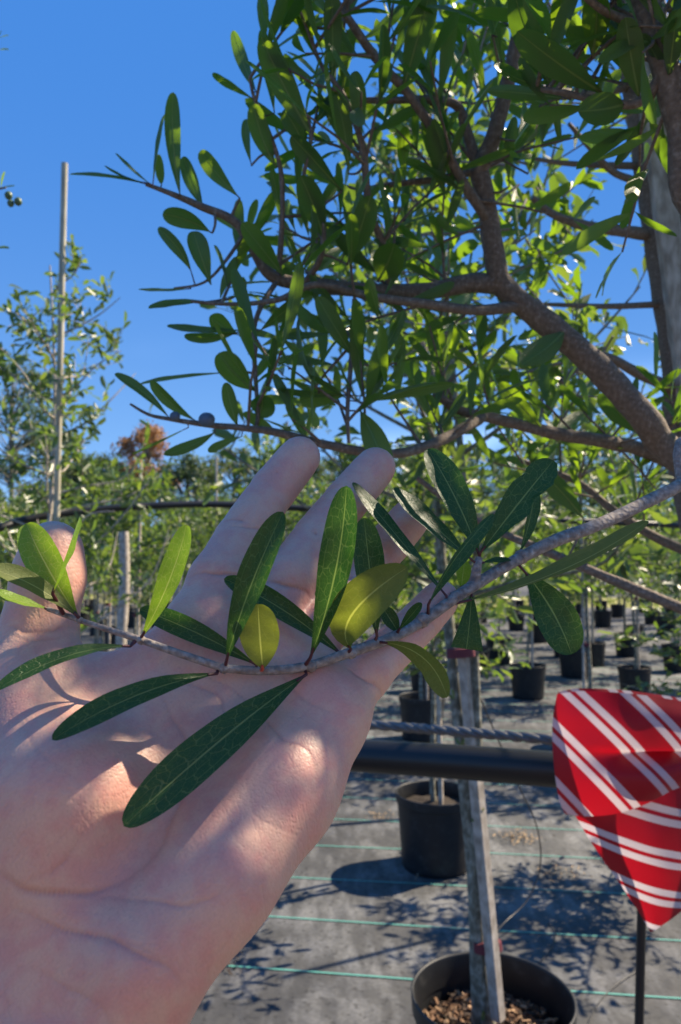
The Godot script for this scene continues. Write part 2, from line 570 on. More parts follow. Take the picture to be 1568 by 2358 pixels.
# ------------------------------------------------------------------ ground
func make_ground() -> void:
	var mb := MB.new()
	var a := mb.vert(Vector3(-250, 0, 60), Vector3.UP)
	var b := mb.vert(Vector3(250, 0, 60), Vector3.UP)
	var c := mb.vert(Vector3(250, 0, -350), Vector3.UP)
	var d := mb.vert(Vector3(-250, 0, -350), Vector3.UP)
	mb.quad(a, b, c, d)
	var g := put("ground", mesh_of([[mb, M["cloth"]]]), self)
	g.set_meta("kind", "structure")
	tag(g, "dusty black woven ground cloth covering the nursery floor", "ground")
	# green marker threads woven into the cloth, 41 cm apart
	var along := Vector3(0.9926, 0, 0.1219)
	var across := Vector3(0.1219, 0, -0.9926)
	var origin := on_ground(700, 2239)
	for k in range(-3, 22):
		var o := origin + across * (0.415 * k)
		var s := MB.new()
		var hw := 0.0042
		var last := -1
		for j in 61:
			var p := o + along * (-9.0 + j * 0.3) + across * (0.006 * sin(j * 0.7 + k * 1.3)) + Vector3(0, 0.004, 0)
			var i0 := s.vert(p - across * hw, Vector3.UP)
			s.vert(p + Vector3(0, 0.0012, 0), Vector3.UP)
			s.vert(p + across * hw, Vector3.UP)
			if last >= 0:
				s.quad(last, last + 1, i0 + 1, i0)
				s.quad(last + 1, last + 2, i0 + 2, i0 + 1)
			last = i0
		put("stripe", mesh_of([[s, M["line"]]]), g)
	# a strip of dry grass between two blocks of pots
	var gm := MB.new()
	var g0 := Vector3(0, 0.004, 0) + across * 24.5
	a = gm.vert(g0 - along * 60.0, Vector3.UP)
	b = gm.vert(g0 + along * 60.0, Vector3.UP)
	c = gm.vert(g0 + along * 60.0 + across * 6.0, Vector3.UP)
	d = gm.vert(g0 - along * 60.0 + across * 6.0, Vector3.UP)
	gm.quad(a, b, c, d)
	var go := put("grass_path", mesh_of([[gm, M["grass"]]]), self)
	go.set_meta("kind", "structure")
	tag(go, "strip of dry yellow-green grass between the blocks of pots", "path")
	var tuft := MB.new()
	for k in 7:
		var ang := TAU * k / 7.0
		var dir := Vector3(cos(ang), 0, sin(ang))
		var sd := Vector3(-sin(ang), 0, cos(ang)) * 0.008
		var p := dir * 0.02
		var q := p + dir * 0.05 + Vector3(0, 0.09 + 0.02 * (k % 3), 0)
		tuft.tri(tuft.vert(p - sd, dir), tuft.vert(p + sd, dir), tuft.vert(q, dir))
	var mm := MultiMesh.new()
	mm.transform_format = MultiMesh.TRANSFORM_3D
	mm.mesh = mesh_of([[tuft, M["blade"]]])
	mm.instance_count = 5000
	for k in 5000:
		var p := g0 + along * rng.randf_range(-22, 26) + across * rng.randf_range(0.1, 5.9)
		mm.set_instance_transform(k, Transform3D(Basis(Vector3.UP, rng.randf() * TAU).scaled(Vector3.ONE * rng.randf_range(0.6, 1.3)), p))
	var gr := MultiMeshInstance3D.new()
	gr.multimesh = mm
	gr.name = "grass"
	gr.set_meta("kind", "stuff")
	tag(gr, "short dry grass blades on the strip between the pots", "grass")
	add_child(gr)

# ------------------------------------------------------------------ trees
func simple_leaf(mb: MB, p: Vector3, dir: Vector3, face: Vector3, l: float, w: float) -> void:   # a small folded leaf of four faces along its length
	var side := dir.cross(face).normalized() * w
	var nn := side.cross(dir).normalized()
	if nn.dot(face) < 0.0:
		nn = -nn
	var q := p + dir * l - nn * l * 0.12
	var a := mb.vert(p, nn)
	var m1 := mb.vert(p + dir * l * 0.55 + nn * l * 0.02, nn)
	var l1 := mb.vert(p + dir * l * 0.42 + side * 0.85 + nn * w * 0.35, (nn - side.normalized() * 0.35).normalized())
	var l2 := mb.vert(p + dir * l * 0.82 + side * 0.72 + nn * w * 0.3, (nn - side.normalized() * 0.35).normalized())
	var r1 := mb.vert(p + dir * l * 0.42 - side * 0.85 + nn * w * 0.35, (nn + side.normalized() * 0.35).normalized())
	var r2 := mb.vert(p + dir * l * 0.82 - side * 0.72 + nn * w * 0.3, (nn + side.normalized() * 0.35).normalized())
	var t := mb.vert(q, nn)
	mb.tri(a, l1, m1); mb.tri(l1, l2, m1); mb.tri(l2, t, m1)
	mb.tri(a, m1, r1); mb.tri(r1, m1, r2); mb.tri(r2, m1, t)

func rand_dir(r: RandomNumberGenerator) -> Vector3:
	var z := r.randf_range(-1, 1)
	var a := r.randf() * TAU
	var s := sqrt(1.0 - z * z)
	return Vector3(s * cos(a), z, s * sin(a))

# limbs and leaves of a young tree; returns [wood MB, leaves MB, leaves MB, leaf spots]
func grow(sd: int, height: float, bare: float, spread: float, limbs: int, per: int, leaf: float, lean := Vector3.ZERO, spots_wanted := 0) -> Array:
	var r := RandomNumberGenerator.new()
	r.seed = sd
	var wood := MB.new()
	var la := MB.new()
	var lb := MB.new()
	var spots := []
	var ctrl := []
	for k in 6:
		var f := k / 5.0
		ctrl.append(Vector3(r.randf_range(-1, 1) * 0.02 * k, f * height * 0.93, r.randf_range(-1, 1) * 0.02 * k) + lean * f)
	ctrl[0] = Vector3(0, 0.25, 0)
	var stem := spline(ctrl, 6)
	tube(wood, stem, 0.021 * height / 3.0, 0.004, 8, 0.06)
	for k in limbs:
		var f := lerpf(bare / height, 0.95, (k + r.randf() * 0.6) / limbs)
		var at := stem[int(f * (stem.size() - 1))]
		var ang := k * 2.4 + r.randf() * 0.8
		var g := (f - bare / height) / (1.0 - bare / height)
		var len := spread * lerpf(1.0, 0.32, pow(g, 1.4)) * r.randf_range(0.7, 1.15)
		var out := Vector3(cos(ang), 0, sin(ang))
		var rise := r.randf_range(0.35, 0.95)
		var p1 := at + out * len * 0.35 + Vector3.UP * len * rise * 0.22
		var p2 := at + out * len * 0.75 + Vector3.UP * len * rise * 0.6 + rand_dir(r) * 0.04
		var p3 := at + out * len + Vector3.UP * len * rise * 1.0 + rand_dir(r) * 0.06
		var limb := spline([at, p1, p2, p3], 5)
		tube(wood, limb, 0.008, 0.0022, 5, 0.05)
		for j in per:
			var q := r.randf_range(0.12, 1.0)
			var base := limb[int(q * (limb.size() - 1))]
			var tdir := (limb[limb.size() - 1] - limb[0]).normalized()
			var wander := (tdir * 0.5 + rand_dir(r) + Vector3.UP * 0.35).normalized()
			var tl := r.randf_range(0.07, 0.24)
			var tip := base + wander * tl
			if j % 2 == 0:
				tube(wood, PackedVector3Array([base, base.lerp(tip, 0.5) + rand_dir(r) * 0.008, tip]), 0.0024, 0.001, 4)
			var n := 7
			for s in n:
				var p := base.lerp(tip, (s + 1.0) / n)
				var d := (wander * 0.7 + rand_dir(r)).normalized()
				var face := (Vector3.UP * 0.7 + rand_dir(r)).normalized()
				var l := leaf * r.randf_range(0.6, 1.15)
				if spots.size() < spots_wanted and s % 2 == 1 and r.randf() < 0.6:
					spots.append([p, d, face, l])
				else:
					simple_leaf(la if r.randf() < 0.62 else lb, p, d, face, l, l * r.randf_range(0.16, 0.23))
	return [wood, la, lb, spots]

func pot_mesh(r: float, h: float, detail := 28) -> ArrayMesh:
	var mb := MB.new()
	lathe(mb, [[0.0, 0.0], [r * 0.80, 0.0], [r * 0.83, 0.006], [r * 0.85, 0.03], [r * 0.90, h * 0.5], [r * 0.955, h * 0.86], [r * 0.957, h * 0.87], [r * 0.985, h * 0.875], [r * 0.99, h * 0.88], [r * 1.0, h * 0.985], [r * 1.0, h], [r * 0.975, h], [r * 0.965, h * 0.985], [r * 0.945, h * 0.9], [r * 0.935, h * 0.80]], detail, 0.006)
	return mesh_of([[mb, M["pot"]]])

func soil_mesh(r: float, y: float, sd: int, rings := 8) -> MB:
	var mb := MB.new()
	var nz := noise(9.0, sd)
	var mid := mb.vert(Vector3(0, y + 0.02, 0), Vector3.UP)
	var last := []
	for k in range(1, rings + 1):
		var rr := r * k / rings
		var ring := []
		for s in 28:
			var a := TAU * s / 28.0
			var p := Vector3(cos(a) * rr, 0, sin(a) * rr)
			p.y = y + 0.02 * (1.0 - float(k) / rings) + nz.get_noise_2d(p.x, p.z) * 0.022
			ring.append(mb.vert(p, Vector3.UP))
		for s in 28:
			var t := (s + 1) % 28
			if k == 1:
				mb.tri(mid, ring[s], ring[t])
			else:
				mb.quad(last[s], last[t], ring[t], ring[s])
		last = ring
	mb.smooth()
	return mb

func make_rows() -> void:
	var variants := []
	for k in 6:
		var hgt := 2.5 + 0.13 * k
		var g := grow(100 + k, hgt, 1.15 + 0.04 * k, 0.64, 20, 16, 0.078, Vector3(0.05 * (k - 2), 0, 0))
		variants.append([mesh_of([[g[0], M["trunk"]]]), mesh_of([[g[1], M["far_leaf"]], [g[2], M["far_leaf_b"]]]), hgt])
	var pots := [pot_mesh(0.205, 0.37), pot_mesh(0.185, 0.34)]
	var soil := mesh_of([[soil_mesh(0.185, 0.30, 5), M["soil"]]])
	var stakes := []
	for k in 3:
		var mb := MB.new()
		bar(mb, Vector3(0.05, 0.25, 0.03), Vector3(0.05 + 0.03 * (k - 1), 2.1 + 0.35 * k, 0.03), 0.011, 0.011)
		stakes.append(mesh_of([[mb, M["stake"]]]))
	var tie := MB.new()
	tube(tie, PackedVector3Array([Vector3(0.02, 0.95, 0.012), Vector3(0.02, 0.98, 0.012)]), 0.036, 0.036, 10)
	var tie_mesh := mesh_of([[tie, M["tie"]]])
	# places read off the photograph: where the foot of each pot stands, then its own words
	var named := [
		[1003, 1992, "staked tree in a black pot right behind the black pipe, its pot seen in full"],
		[1648, 1985, "staked tree in a black pot hidden behind the striped ribbon, casting a round shadow"],
		[972, 1700, "staked tree in a black pot seen just above the pipe beside the little finger"],
		[978, 1590, "staked tree in a black pot partly behind the tip of the drooping leaf"],
		[1216, 1606, "staked tree in a black pot standing clear between two hanging leaves and the ribbon"],
		[1462, 1604, "staked tree in a black pot directly above the top edge of the ribbon"],
		[1150, 1528, "staked tree in a black pot behind the torn hanging leaf"],
		[1366, 1532, "staked tree in a black pot just beside the tip of the broad hanging leaf"],
		[1560, 1545, "staked tree in a black pot cut by the frame above the ribbon"],
		[1460, 1482, "staked tree in a black pot, middle of three pots stepping back above the ribbon"],
		[1388, 1443, "small staked tree in a black pot standing before the grass strip"],
		[1180, 1424, "small staked tree in a black pot on the near edge of the grass strip"],
		[1534, 1462, "small staked tree in a black pot near the frame edge before the grass"],
		[215, 1545, "staked tree in a black pot seen through the gap beside the thumb"],
		[265, 1490, "staked tree in a black pot between thumb and index finger, farther back"]]
	var spots := []
	for n in named:
		spots.append([on_ground(n[0], n[1]), n[2], ""])
	var along := Vector3(0.9926, 0, 0.1219)
	var across := Vector3(0.1219, 0, -0.9926)
	var ordinal := ["first", "second", "third", "fourth", "fifth", "sixth", "seventh", "eighth", "ninth", "tenth", "eleventh", "twelfth", "thirteenth", "fourteenth", "fifteenth", "sixteenth", "seventeenth", "eighteenth", "nineteenth", "twentieth", "twenty-first", "twenty-second", "twenty-third", "twenty-fourth", "twenty-fifth"]
	for row in 16:
		var dist := 6.5 + 2.0 * row
		if dist > 23.5 and dist < 31.0:
			continue
		var half := dist * 0.52 + 1.2
		var n := int(half * 2.0 / (1.22 if dist < 24 else 2.4))
		for k in n:
			var p := across * dist + along * (-half + (k + 0.5) * half * 2.0 / n + rng.randf_range(-0.16, 0.16)) + across * rng.randf_range(-0.2, 0.2)
			var clear := true
			for s in spots:
				if p.distance_to(s[0]) < 0.95:
					clear = false
			# an aisle is left open towards the pots that stand clear on the right
			if clear:
				if dist < 24:
					spots.append([p, "slim staked tree in black pot, %s row back, %s along it from the left" % [ordinal[row + 1], ordinal[mini(k, 24)]], "potted trees in the middle rows"])
				else:
					spots.append([p, "slim tree in black pot beyond the grass, %s row there, %s from the left" % [ordinal[row - 13], ordinal[mini(k, 24)]], "potted trees beyond the grass"])
	for k in spots.size():
		var s: Array = spots[k]
		var v: Array = variants[(k * 5 + k / 4) % 6]
		var d: float = -s[0].z
		var t := thing("potted_tree", s[0], s[1], "tree", s[2] if s[2] else "potted trees standing in view")
		t.rotation.y = rng.randf() * TAU
		put("pot", pots[k % 2], t)
		put("soil", soil, t)
		var sc := rng.randf_range(0.88, 1.06) if k != 1 else 0.6
		var tr := put("trunk", v[0], t)
		tr.scale = Vector3(1, sc, 1)
		var cr := put("crown", v[1], t)
		cr.scale = Vector3(1, sc, 1)
		put("stake", stakes[k % 3], t)
		if d < 24.0:
			put("tie", tie_mesh, t, Vector3(0, rng.randf_range(-0.2, 0.25), 0))

func make_far_trees() -> void:
	var list := [[20, 60.0, 19.0, 9.0, "dark broad oak-like tree, tallest of the far wood, behind the bamboo pole", "wood_leaf"], [120, 66.0, 13.5, 7.0, "rounded green tree beside the tallest tree of the far wood", "wood_leaf_b"],
		[220, 62.0, 10.5, 6.0, "low pale green tree between the bamboo pole and the rusty tree", "wood_leaf_b"], [335, 64.0, 13.6, 6.4, "rust-brown rounded tree rising above the far wood", "rust_leaf"],
		[430, 60.0, 10.0, 6.0, "dull green tree just beside the rusty tree", "wood_leaf"], [540, 63.0, 11.0, 7.0, "green far tree behind the index finger", "wood_leaf_b"],
		[680, 61.0, 10.4, 7.0, "dark green far tree behind the middle finger", "wood_leaf"], [820, 65.0, 11.8, 7.5, "green far tree behind the leafy branches over the ring finger", "wood_leaf"],
		[960, 62.0, 10.2, 7.0, "pale far tree seen through the middle of the canopy", "wood_leaf_b"], [1100, 64.0, 11.3, 7.0, "far tree seen below the fork of the thick limb", "wood_leaf"],
		[1230, 60.0, 10.6, 7.0, "far tree under the thick limb, beside the held twig", "wood_leaf_b"], [1370, 66.0, 12.0, 8.0, "far tree in the gap beneath the thick limb near the frame edge", "wood_leaf"], [1510, 62.0, 11.2, 7.0, "far tree at the frame edge below the thick limb", "wood_leaf"]]
	var mid := MB.new()
	for k in list.size():
		var a: Array = list[k]
		var base := on_ground(a[0], 1283.0 + EYE.y / a[1] * FOCAL)
		var r := RandomNumberGenerator.new()
		r.seed = 400 + k
		var wood := MB.new()
		var lv := MB.new()
		var h: float = a[2]
		var w: float = a[3] * 0.5
		tube(wood, spline([Vector3.ZERO, Vector3(0.1, h * 0.3, 0), Vector3(-0.1, h * 0.6, 0.1), Vector3(0, h * 0.9, 0)], 4), 0.28, 0.06, 8)
		var cone: bool = a[5] == "rust_leaf"
		var clumps := []
		for j in 60:
			var f := r.randf()
			var ww := w * (sqrt(maxf(0.05, 1.0 - f * f))  if cone else sqrt(maxf(0.06, 1.0 - pow((f - 0.35) / 0.7, 2.0))))
			var d := rand_dir(r)
			clumps.append(Vector3(d.x * ww, h * ((0.45 if cone else 0.22) + (0.5 if cone else 0.74) * f), d.z * ww))
		for c in clumps:
			var cr := r.randf_range(0.6, 1.25) * (0.9 if cone else 1.0)
			tube(wood, PackedVector3Array([Vector3(0, c.y * 0.8, 0), Vector3(c.x * 0.6, c.y * 0.92, c.z * 0.6), c]), 0.07, 0.02, 4)
			for j in 130:
				var d := rand_dir(r)
				simple_leaf(lv, c + d * cr * sqrt(r.randf()) * Vector3(1, 0.75, 1), rand_dir(r), (d + Vector3.UP * 0.4).normalized(), r.randf_range(0.16, 0.34), r.randf_range(0.06, 0.12))
		var t := thing("rusty_tree" if cone else "far_tree", Vector3(base.x, 0, base.z), a[4], "tree", "" if cone else "trees of the far wood")
		put("trunk", mesh_of([[wood, M["trunk"]]]), t)
		put("crown", mesh_of([[lv, M[a[5]]]]), t)

func add_leaf_parts(t: Node3D, spots: Array, rng_seed: int, mats := ["far_leaf", "far_leaf_b"]) -> void:
	var r := RandomNumberGenerator.new()
	r.seed = rng_seed
	var shapes := []
	for k in 6:
		var mb := MB.new()
		var ribm := MB.new()
		blade(mb, ribm, leaf_line(Vector3.ZERO, Vector3(0, 1, 0), Vector3(0, 0, r.randf_range(-0.02, 0.07)), 7), Vector3(0, 0, 1), r.randf_range(0.13, 0.18), r.randf_range(0.15, 0.5), 4, k % 2, 0.0, false)
		shapes.append(mesh_of([[mb, M[mats[k % 2]]]]))
	for s in spots:
		var o := put("leaf", shapes[r.randi() % 6], t, s[0])
		var y: Vector3 = s[1]
		var z: Vector3 = (s[2] - y * s[2].dot(y)).normalized()
		o.basis = Basis(y.cross(z), y, z).scaled_local(Vector3.ONE * s[3])

func make_near_potted_tree() -> void:
	# the potted tree at the bottom of the view: pot, mulch, greenish stem, square stake with red tape
	var foot := pt(1133, 2305, 2.02)
	foot.y = 0.0
	var t := thing("potted_tree", foot, "staked tree in the large black pot of bark mulch below the pipe", "tree", "potted trees standing in view")
	put("pot", pot_mesh(0.218, 0.40, 64), t)
	put("soil", mesh_of([[soil_mesh(0.204, 0.275, 9, 12), M["soil"]]]), t)
	var r := RandomNumberGenerator.new()
	r.seed = 77
	var chips := [MB.new(), MB.new(), MB.new()]
	for k in 900:
		var a := r.randf() * TAU
		var rr := 0.195 * sqrt(r.randf())
		var p := Vector3(cos(a) * rr, 0.290 + r.randf() * 0.014 + 0.016 * (1.0 - rr / 0.2), sin(a) * rr)
		var b := Basis.from_euler(Vector3(r.randf_range(-0.6, 0.6), r.randf() * TAU, r.randf_range(-0.6, 0.6)))
		var sx := r.randf_range(0.003, 0.015)
		var sz := r.randf_range(0.002, 0.006)
		var sy := r.randf_range(0.0012, 0.003)
		var mb: MB = chips[[0, 0, 1, 2, 2][r.randi() % 5]]
		var c := []
		for q in [Vector3(-sx, -sy, -sz), Vector3(sx, -sy, -sz), Vector3(sx * 0.8, -sy, sz), Vector3(-sx * 0.9, -sy, sz), Vector3(-sx * 0.8, sy, -sz * 0.7), Vector3(sx * 0.7, sy, -sz), Vector3(sx * 0.9, sy, sz * 0.7), Vector3(-sx, sy, sz)]:
			c.append(p + b * q)
		for f in [[4, 5, 6, 7], [0, 1, 5, 4], [1, 2, 6, 5], [2, 3, 7, 6], [3, 0, 4, 7]]:
			var nn: Vector3 = (c[f[0]] + c[f[2]] - p * 2.0).normalized()
			mb.quad(mb.vert(c[f[0]], nn), mb.vert(c[f[1]], nn), mb.vert(c[f[2]], nn), mb.vert(c[f[3]], nn))
	var mulch := put("mulch", mesh_of([[chips[0], M["chip_a"]], [chips[1], M["chip_b"]], [chips[2], M["chip_c"]]]), t)
	mulch.set_meta("kind", "stuff")
	# stem, read upward along its lean
	var s0 := pt(1106, 2340, 2.04) - foot
	var wood := MB.new()
	tube(wood, spline([Vector3(s0.x, 0.28, s0.z), pt(1100, 2190, 2.04) - foot, pt(1090, 2000, 2.05) - foot, pt(1068, 1780, 2.06) - foot, pt(1046, 1560, 2.08) - foot, pt(1030, 1400, 2.1) - foot, pt(1012, 1200, 2.12) - foot, pt(1030, 900, 2.12) - foot, pt(1020, 560, 2.12) - foot], 8), 0.024, 0.01, 12, 0.05)
	var g := grow(211, 3.1, 1.55, 0.62, 26, 12, 0.068, pt(1020, 560, 2.12) - foot - Vector3(0, 2.4, 0), 150)
	put("trunk", mesh_of([[wood, M["trunk"]]]), t)
	put("limbs", mesh_of([[g[0], M["trunk"]]]), t)
	put("crown", mesh_of([[g[1], M["far_leaf"]], [g[2], M["far_leaf_b"]]]), t)
	add_leaf_parts(t, g[3], 31)
	var sb := MB.new()
	bar(sb, pt(1147, 2345, 1.99) - foot, pt(1064, 1460, 2.05) - foot, 0.0155, 0.0155, 0.003, -0.9)
	put("stake", mesh_of([[sb, M["stake"]]]), t)
	for y in [[1122, 2178, 0.039, "tie"], [1060, 1502, 0.039, "tie"]]:
		var c := pt(y[0], y[1], 2.02) - foot
		var tb := MB.new()
		tube(tb, PackedVector3Array([Vector3(0.002, -0.012, 0), Vector3(0, 0.012, 0)]), y[2], y[2] * 0.97, 14)
		var tape := put("tie", mesh_of([[tb, M["tie"]]]), t, c)
		tape.scale = Vector3(1, 1, 0.6)
	# a few sprouts on the stem
	var sp := []
	for q in [[1098, 2010, 0.03], [1108, 1880, 0.03], [1060, 1720, 0.025], [1045, 1610, 0.03], [1120, 2310, 0.04], [1128, 2325, 0.035], [1116, 2318, 0.04]]:
		for e in 2:
			sp.append([pt(q[0], q[1], 2.015) - foot, (rand_dir(r) + Vector3(0, 0.8, 0)).normalized(), (Vector3(0.3, 0.5, 0.6) + rand_dir(r) * 0.5).normalized(), q[2]])
	add_leaf_parts(t, sp, 32)

func make_right_tree() -> void:
	# the trunk with a pale board tied behind it, by the frame edge
	var foot := Vector3(0.86, 0, -1.14)
	var t := thing("potted_tree", foot, "dark trunked tree tied to a pale wooden board by the frame edge", "tree", "potted trees standing in view")
	put("pot", pot_mesh(0.205, 0.37), t)
	put("soil", mesh_of([[soil_mesh(0.18, 0.30, 15), M["soil"]]]), t)
	var wood := MB.new()
	tube(wood, spline([Vector3(0, 0.28, 0), pt(1610, 1250, 1.24) - foot, pt(1558, 850, 1.25) - foot, pt(1520, 600, 1.25) - foot, pt(1480, 330, 1.25) - foot, pt(1432, 0, 1.25) - foot, pt(1400, -260, 1.25) - foot], 8), 0.026, 0.018, 12, 0.05)
	for b in [[[1492, 540, 1.25], [1420, 530, 1.2], [1340, 518, 1.15], [1270, 492, 1.12], [1225, 455, 1.1], 0.011], [[1474, 420, 1.25], [1410, 395, 1.2], [1350, 330, 1.12], [1310, 285, 1.08], 0.007], [[1466, 382, 1.25], [1380, 380, 1.2], [1290, 375, 1.15], [1230, 365, 1.1], 0.0065], [[1452, 195, 1.25], [1380, 215, 1.2], [1290, 210, 1.1], [1200, 190, 1.05], 0.008], [[1530, 700, 1.25], [1400, 705, 1.2], [1300, 702, 1.15], [1250, 700, 1.12], 0.006], [[1440, 90, 1.25], [1400, 110, 1.2], [1330, 140, 1.15], [1250, 60, 1.1], 0.006], [[1560, 900, 1.25], [1470, 860, 1.2], [1380, 820, 1.15], [1290, 880, 1.1], 0.011]]:
		var c := []
		for k in b.size() - 1:
			c.append(pt(b[k][0], b[k][1], b[k][2]) - foot)
		tube(wood, spline(c, 6), b[b.size() - 1], b[b.size() - 1] * 0.4, 7, 0.05)
	put("trunk", mesh_of([[wood, M["bark"]]]), t)
	var sb := MB.new()
	bar(sb, pt(1650, 1250, 1.23) - foot, pt(1445, -240, 1.24) - foot, 0.033, 0.014, 0.002)
	put("stake", mesh_of([[sb, M["stake"]]]), t)
	var g2 := MB.new()
	bar(g2, pt(1672, 1250, 1.205) - foot, pt(1467, -240, 1.215) - foot, 0.0012, 0.0012, 0.0002)
	put("seam", mesh_of([[g2, M["chip_c"]]]), t)
	# crown around and right of the view
	var r := RandomNumberGenerator.new()
	r.seed = 91
	var la := MB.new()
	var lb := MB.new()
	var tw := MB.new()
	var spots := []
	for k in 120:
		var c: Vector3
		if k < 78:
			c = pt(r.randf_range(960, 1640), r.randf_range(-150, 1000), r.randf_range(1.0, 1.5))
			if r.randf() < 0.55 and absf(c.x - 0.5) < 0.14:
				c.x -= 0.2
		else:
			c = Vector3(r.randf_range(0.55, 1.5), r.randf_range(1.7, 3.0), r.randf_range(-1.8, -0.6))
		var d := (rand_dir(r) + Vector3(-0.4, 0.5, 0.0)).normalized()
		var l := r.randf_range(0.10, 0.2)
		var a := c - foot
		if k < 78:
			var one := MB.new()
			tube(one, PackedVector3Array([-d * l * 0.5, Vector3.ZERO, d * l * 0.5]), 0.0022, 0.0012, 5)
			put("twig", mesh_of([[one, M["twig"]]]), t, a)
		else:
			tube(tw, PackedVector3Array([a - d * l * 0.5, a, a + d * l * 0.5]), 0.0022, 0.0012, 5)
		for s in 8:
			var p := a + d * l * (s / 8.0 - 0.45)
			var dd := (d * 0.8 + rand_dir(r) * 0.9).normalized()
			var face := (Vector3.UP * 0.6 + rand_dir(r)).normalized()
			var ll := r.randf_range(0.035, 0.062)
			if k < 78 and spots.size() < 200 and s % 3 == 0:
				spots.append([p, dd, face, ll])
			else:
				simple_leaf(la if r.randf() < 0.6 else lb, p, dd, face, ll, ll * 0.17)
	put("crown", mesh_of([[la, M["leaf_b"]], [lb, M["leaf"]], [tw, M["twig"]]]), t)
	add_leaf_parts(t, spots, 33, ["leaf_b", "leaf"])

func make_left_tree() -> void:
	# the tree with a tall bamboo pole, left
	var foot := pt(128, 1500, 4.05)
	foot.y = 0.0
	var t := thing("potted_tree", foot, "tree tied to a tall bamboo pole that stands far above its crown", "tree", "potted trees standing in view")
	put("pot", pot_mesh(0.205, 0.37), t)
	put("soil", mesh_of([[soil_mesh(0.18, 0.30, 25), M["soil"]]]), t)
	var g := grow(307, 3.45, 1.25, 0.66, 30, 8, 0.075, Vector3(-0.12, 0, 0), 170)
	put("trunk", mesh_of([[g[0], M["stake"]]]), t)
	put("crown", mesh_of([[g[1], M["far_leaf"]], [g[2], M["far_leaf_b"]]]), t)
	add_leaf_parts(t, g[3], 35)
	var pole := MB.new()
	var a := pt(122, 1560, 3.98) - foot
	var b := pt(149, 376, 3.98) - foot
	a = b + (a - b) * (b.y - 0.2) / (b.y - a.y)
	var path := PackedVector3Array()
	for k in 41:
		path.append(a.lerp(b, k / 40.0))
	tube(pole, path, 0.0175, 0.0165, 12, 0.03)
	put("pole", mesh_of([[pole, M["bamboo"]]]), t)
	# two sturdy cut posts with trees farther along the row
	for q in [[283, 1300, 1545, 5.6, "weathered round post standing between thumb and index finger"], [406, 1290, 1520, 6.2, "weathered round post beside the index finger's base"]]:
		var p := pt(q[0], 1400, q[3])
		p.y = 0.0
		var top := pt(q[0], q[1], q[3]).y + 0.25
		var mb := MB.new()
		var pp := PackedVector3Array()
		for k in 12:
			pp.append(Vector3(0.01 * sin(k * 0.9), top * k / 11.0, 0))
		tube(mb, pp, 0.042, 0.038, 14, 0.03)
		var o := put("wooden_post", mesh_of([[mb, M["stake"]]]), self, p)
		tag(o, q[4], "post", "round posts in the rows")

func make_corner_tree() -> void:
	# a neighbour whose twig tips with green drupes just enter at the frame edge
	var foot := Vector3(-0.95, 0, -1.05)
	var t := thing("potted_tree", foot, "tree mostly outside the frame, with green berries and leaf tips against the sky", "tree", "potted trees standing in view")
	put("pot", pot_mesh(0.205, 0.37), t)
	put("soil", mesh_of([[soil_mesh(0.18, 0.30, 45), M["soil"]]]), t)
	var wood := MB.new()
	tube(wood, spline([Vector3(0, 0.28, 0), Vector3(0.02, 1.2, 0), Vector3(-0.02, 2.0, 0.02), Vector3(0, 2.6, 0)], 8), 0.022, 0.006, 10, 0.05)
	var sp := []
	for b in [[[-260, 520], [-120, 470], [-30, 440], [14, 432]], [[-260, 250], [-100, 130], [-20, 95], [-4, 90]], [[-300, 700], [-120, 600], [-30, 575], [-10, 574]]]:
		var c := [Vector3(0, pt(b[0][0], b[0][1], 1.1).y - 0.2, 0)]
		for q in b:
			c.append(pt(q[0], q[1], 1.1) - foot)
		var path := spline(c, 5)
		tube(wood, path, 0.005, 0.0014, 6, 0.04)
		for k in range(4, path.size() - 3):
			for e in 2:
				sp.append([path[k], (rand_dir(rng) + Vector3(0.1, 0.6, 0)).normalized(), (rand_dir(rng) + Vector3.UP).normalized(), rng.randf_range(0.035, 0.06)])
	for k in range(sp.size() - 1, -1, -1):   # the sky inside the frame stays clear
		var v: Vector3 = eye_basis.inverse() * (foot + sp[k][0] + sp[k][1] * sp[k][3] - EYE)
		var b: Vector3 = eye_basis.inverse() * (foot + sp[k][0] - EYE)
		if 784.0 + v.x / -v.z * FOCAL > -12 or 784.0 + b.x / -b.z * FOCAL > -12:
			sp.remove_at(k)
	for q in [[2, 432, 12, 395, 0.9], [8, 430, 34, 428, 0.6], [-6, 92, 20, 82, 0.8], [-10, 118, 20, 115, 0.8], [-14, 575, 22, 572, 0.9], [-4, 90, 4, 70, 0.5]]:
		var a := pt(q[0], q[1], 1.1) - foot
		var b := pt(q[2], q[3], 1.09) - foot
		sp.append([a, (b - a).normalized(), Vector3(0.1, 0.6, 0.8).normalized(), a.distance_to(b)])
	put("trunk", mesh_of([[wood, M["bark"]]]), t)
	add_leaf_parts(t, sp, 36, ["leaf_b", "leaf"])
	for q in [[42, 464, 9], [25, 468, 8], [20, 450, 9]]:
		var mb := MB.new()
		var rr: float = q[2] / FOCAL * 1.1
		ball(mb, pt(q[0], q[1], 1.1) - foot, Vector3(rr, rr * 1.1, rr), 12)
		put("berry", mesh_of([[mb, M["green_berry"]]]), t)
	var g := grow(502, 2.7, 1.5, 0.4, 10, 7, 0.06, Vector3(-0.3, 0, 0.1))
	var wd := put("limbs", mesh_of([[g[0], M["bark"]]]), t, Vector3(-0.35, 0, 0.1))
	put("crown", mesh_of([[g[1], M["leaf"]], [g[2], M["leaf_b"]]]), t, Vector3(-0.35, 0, 0.1))

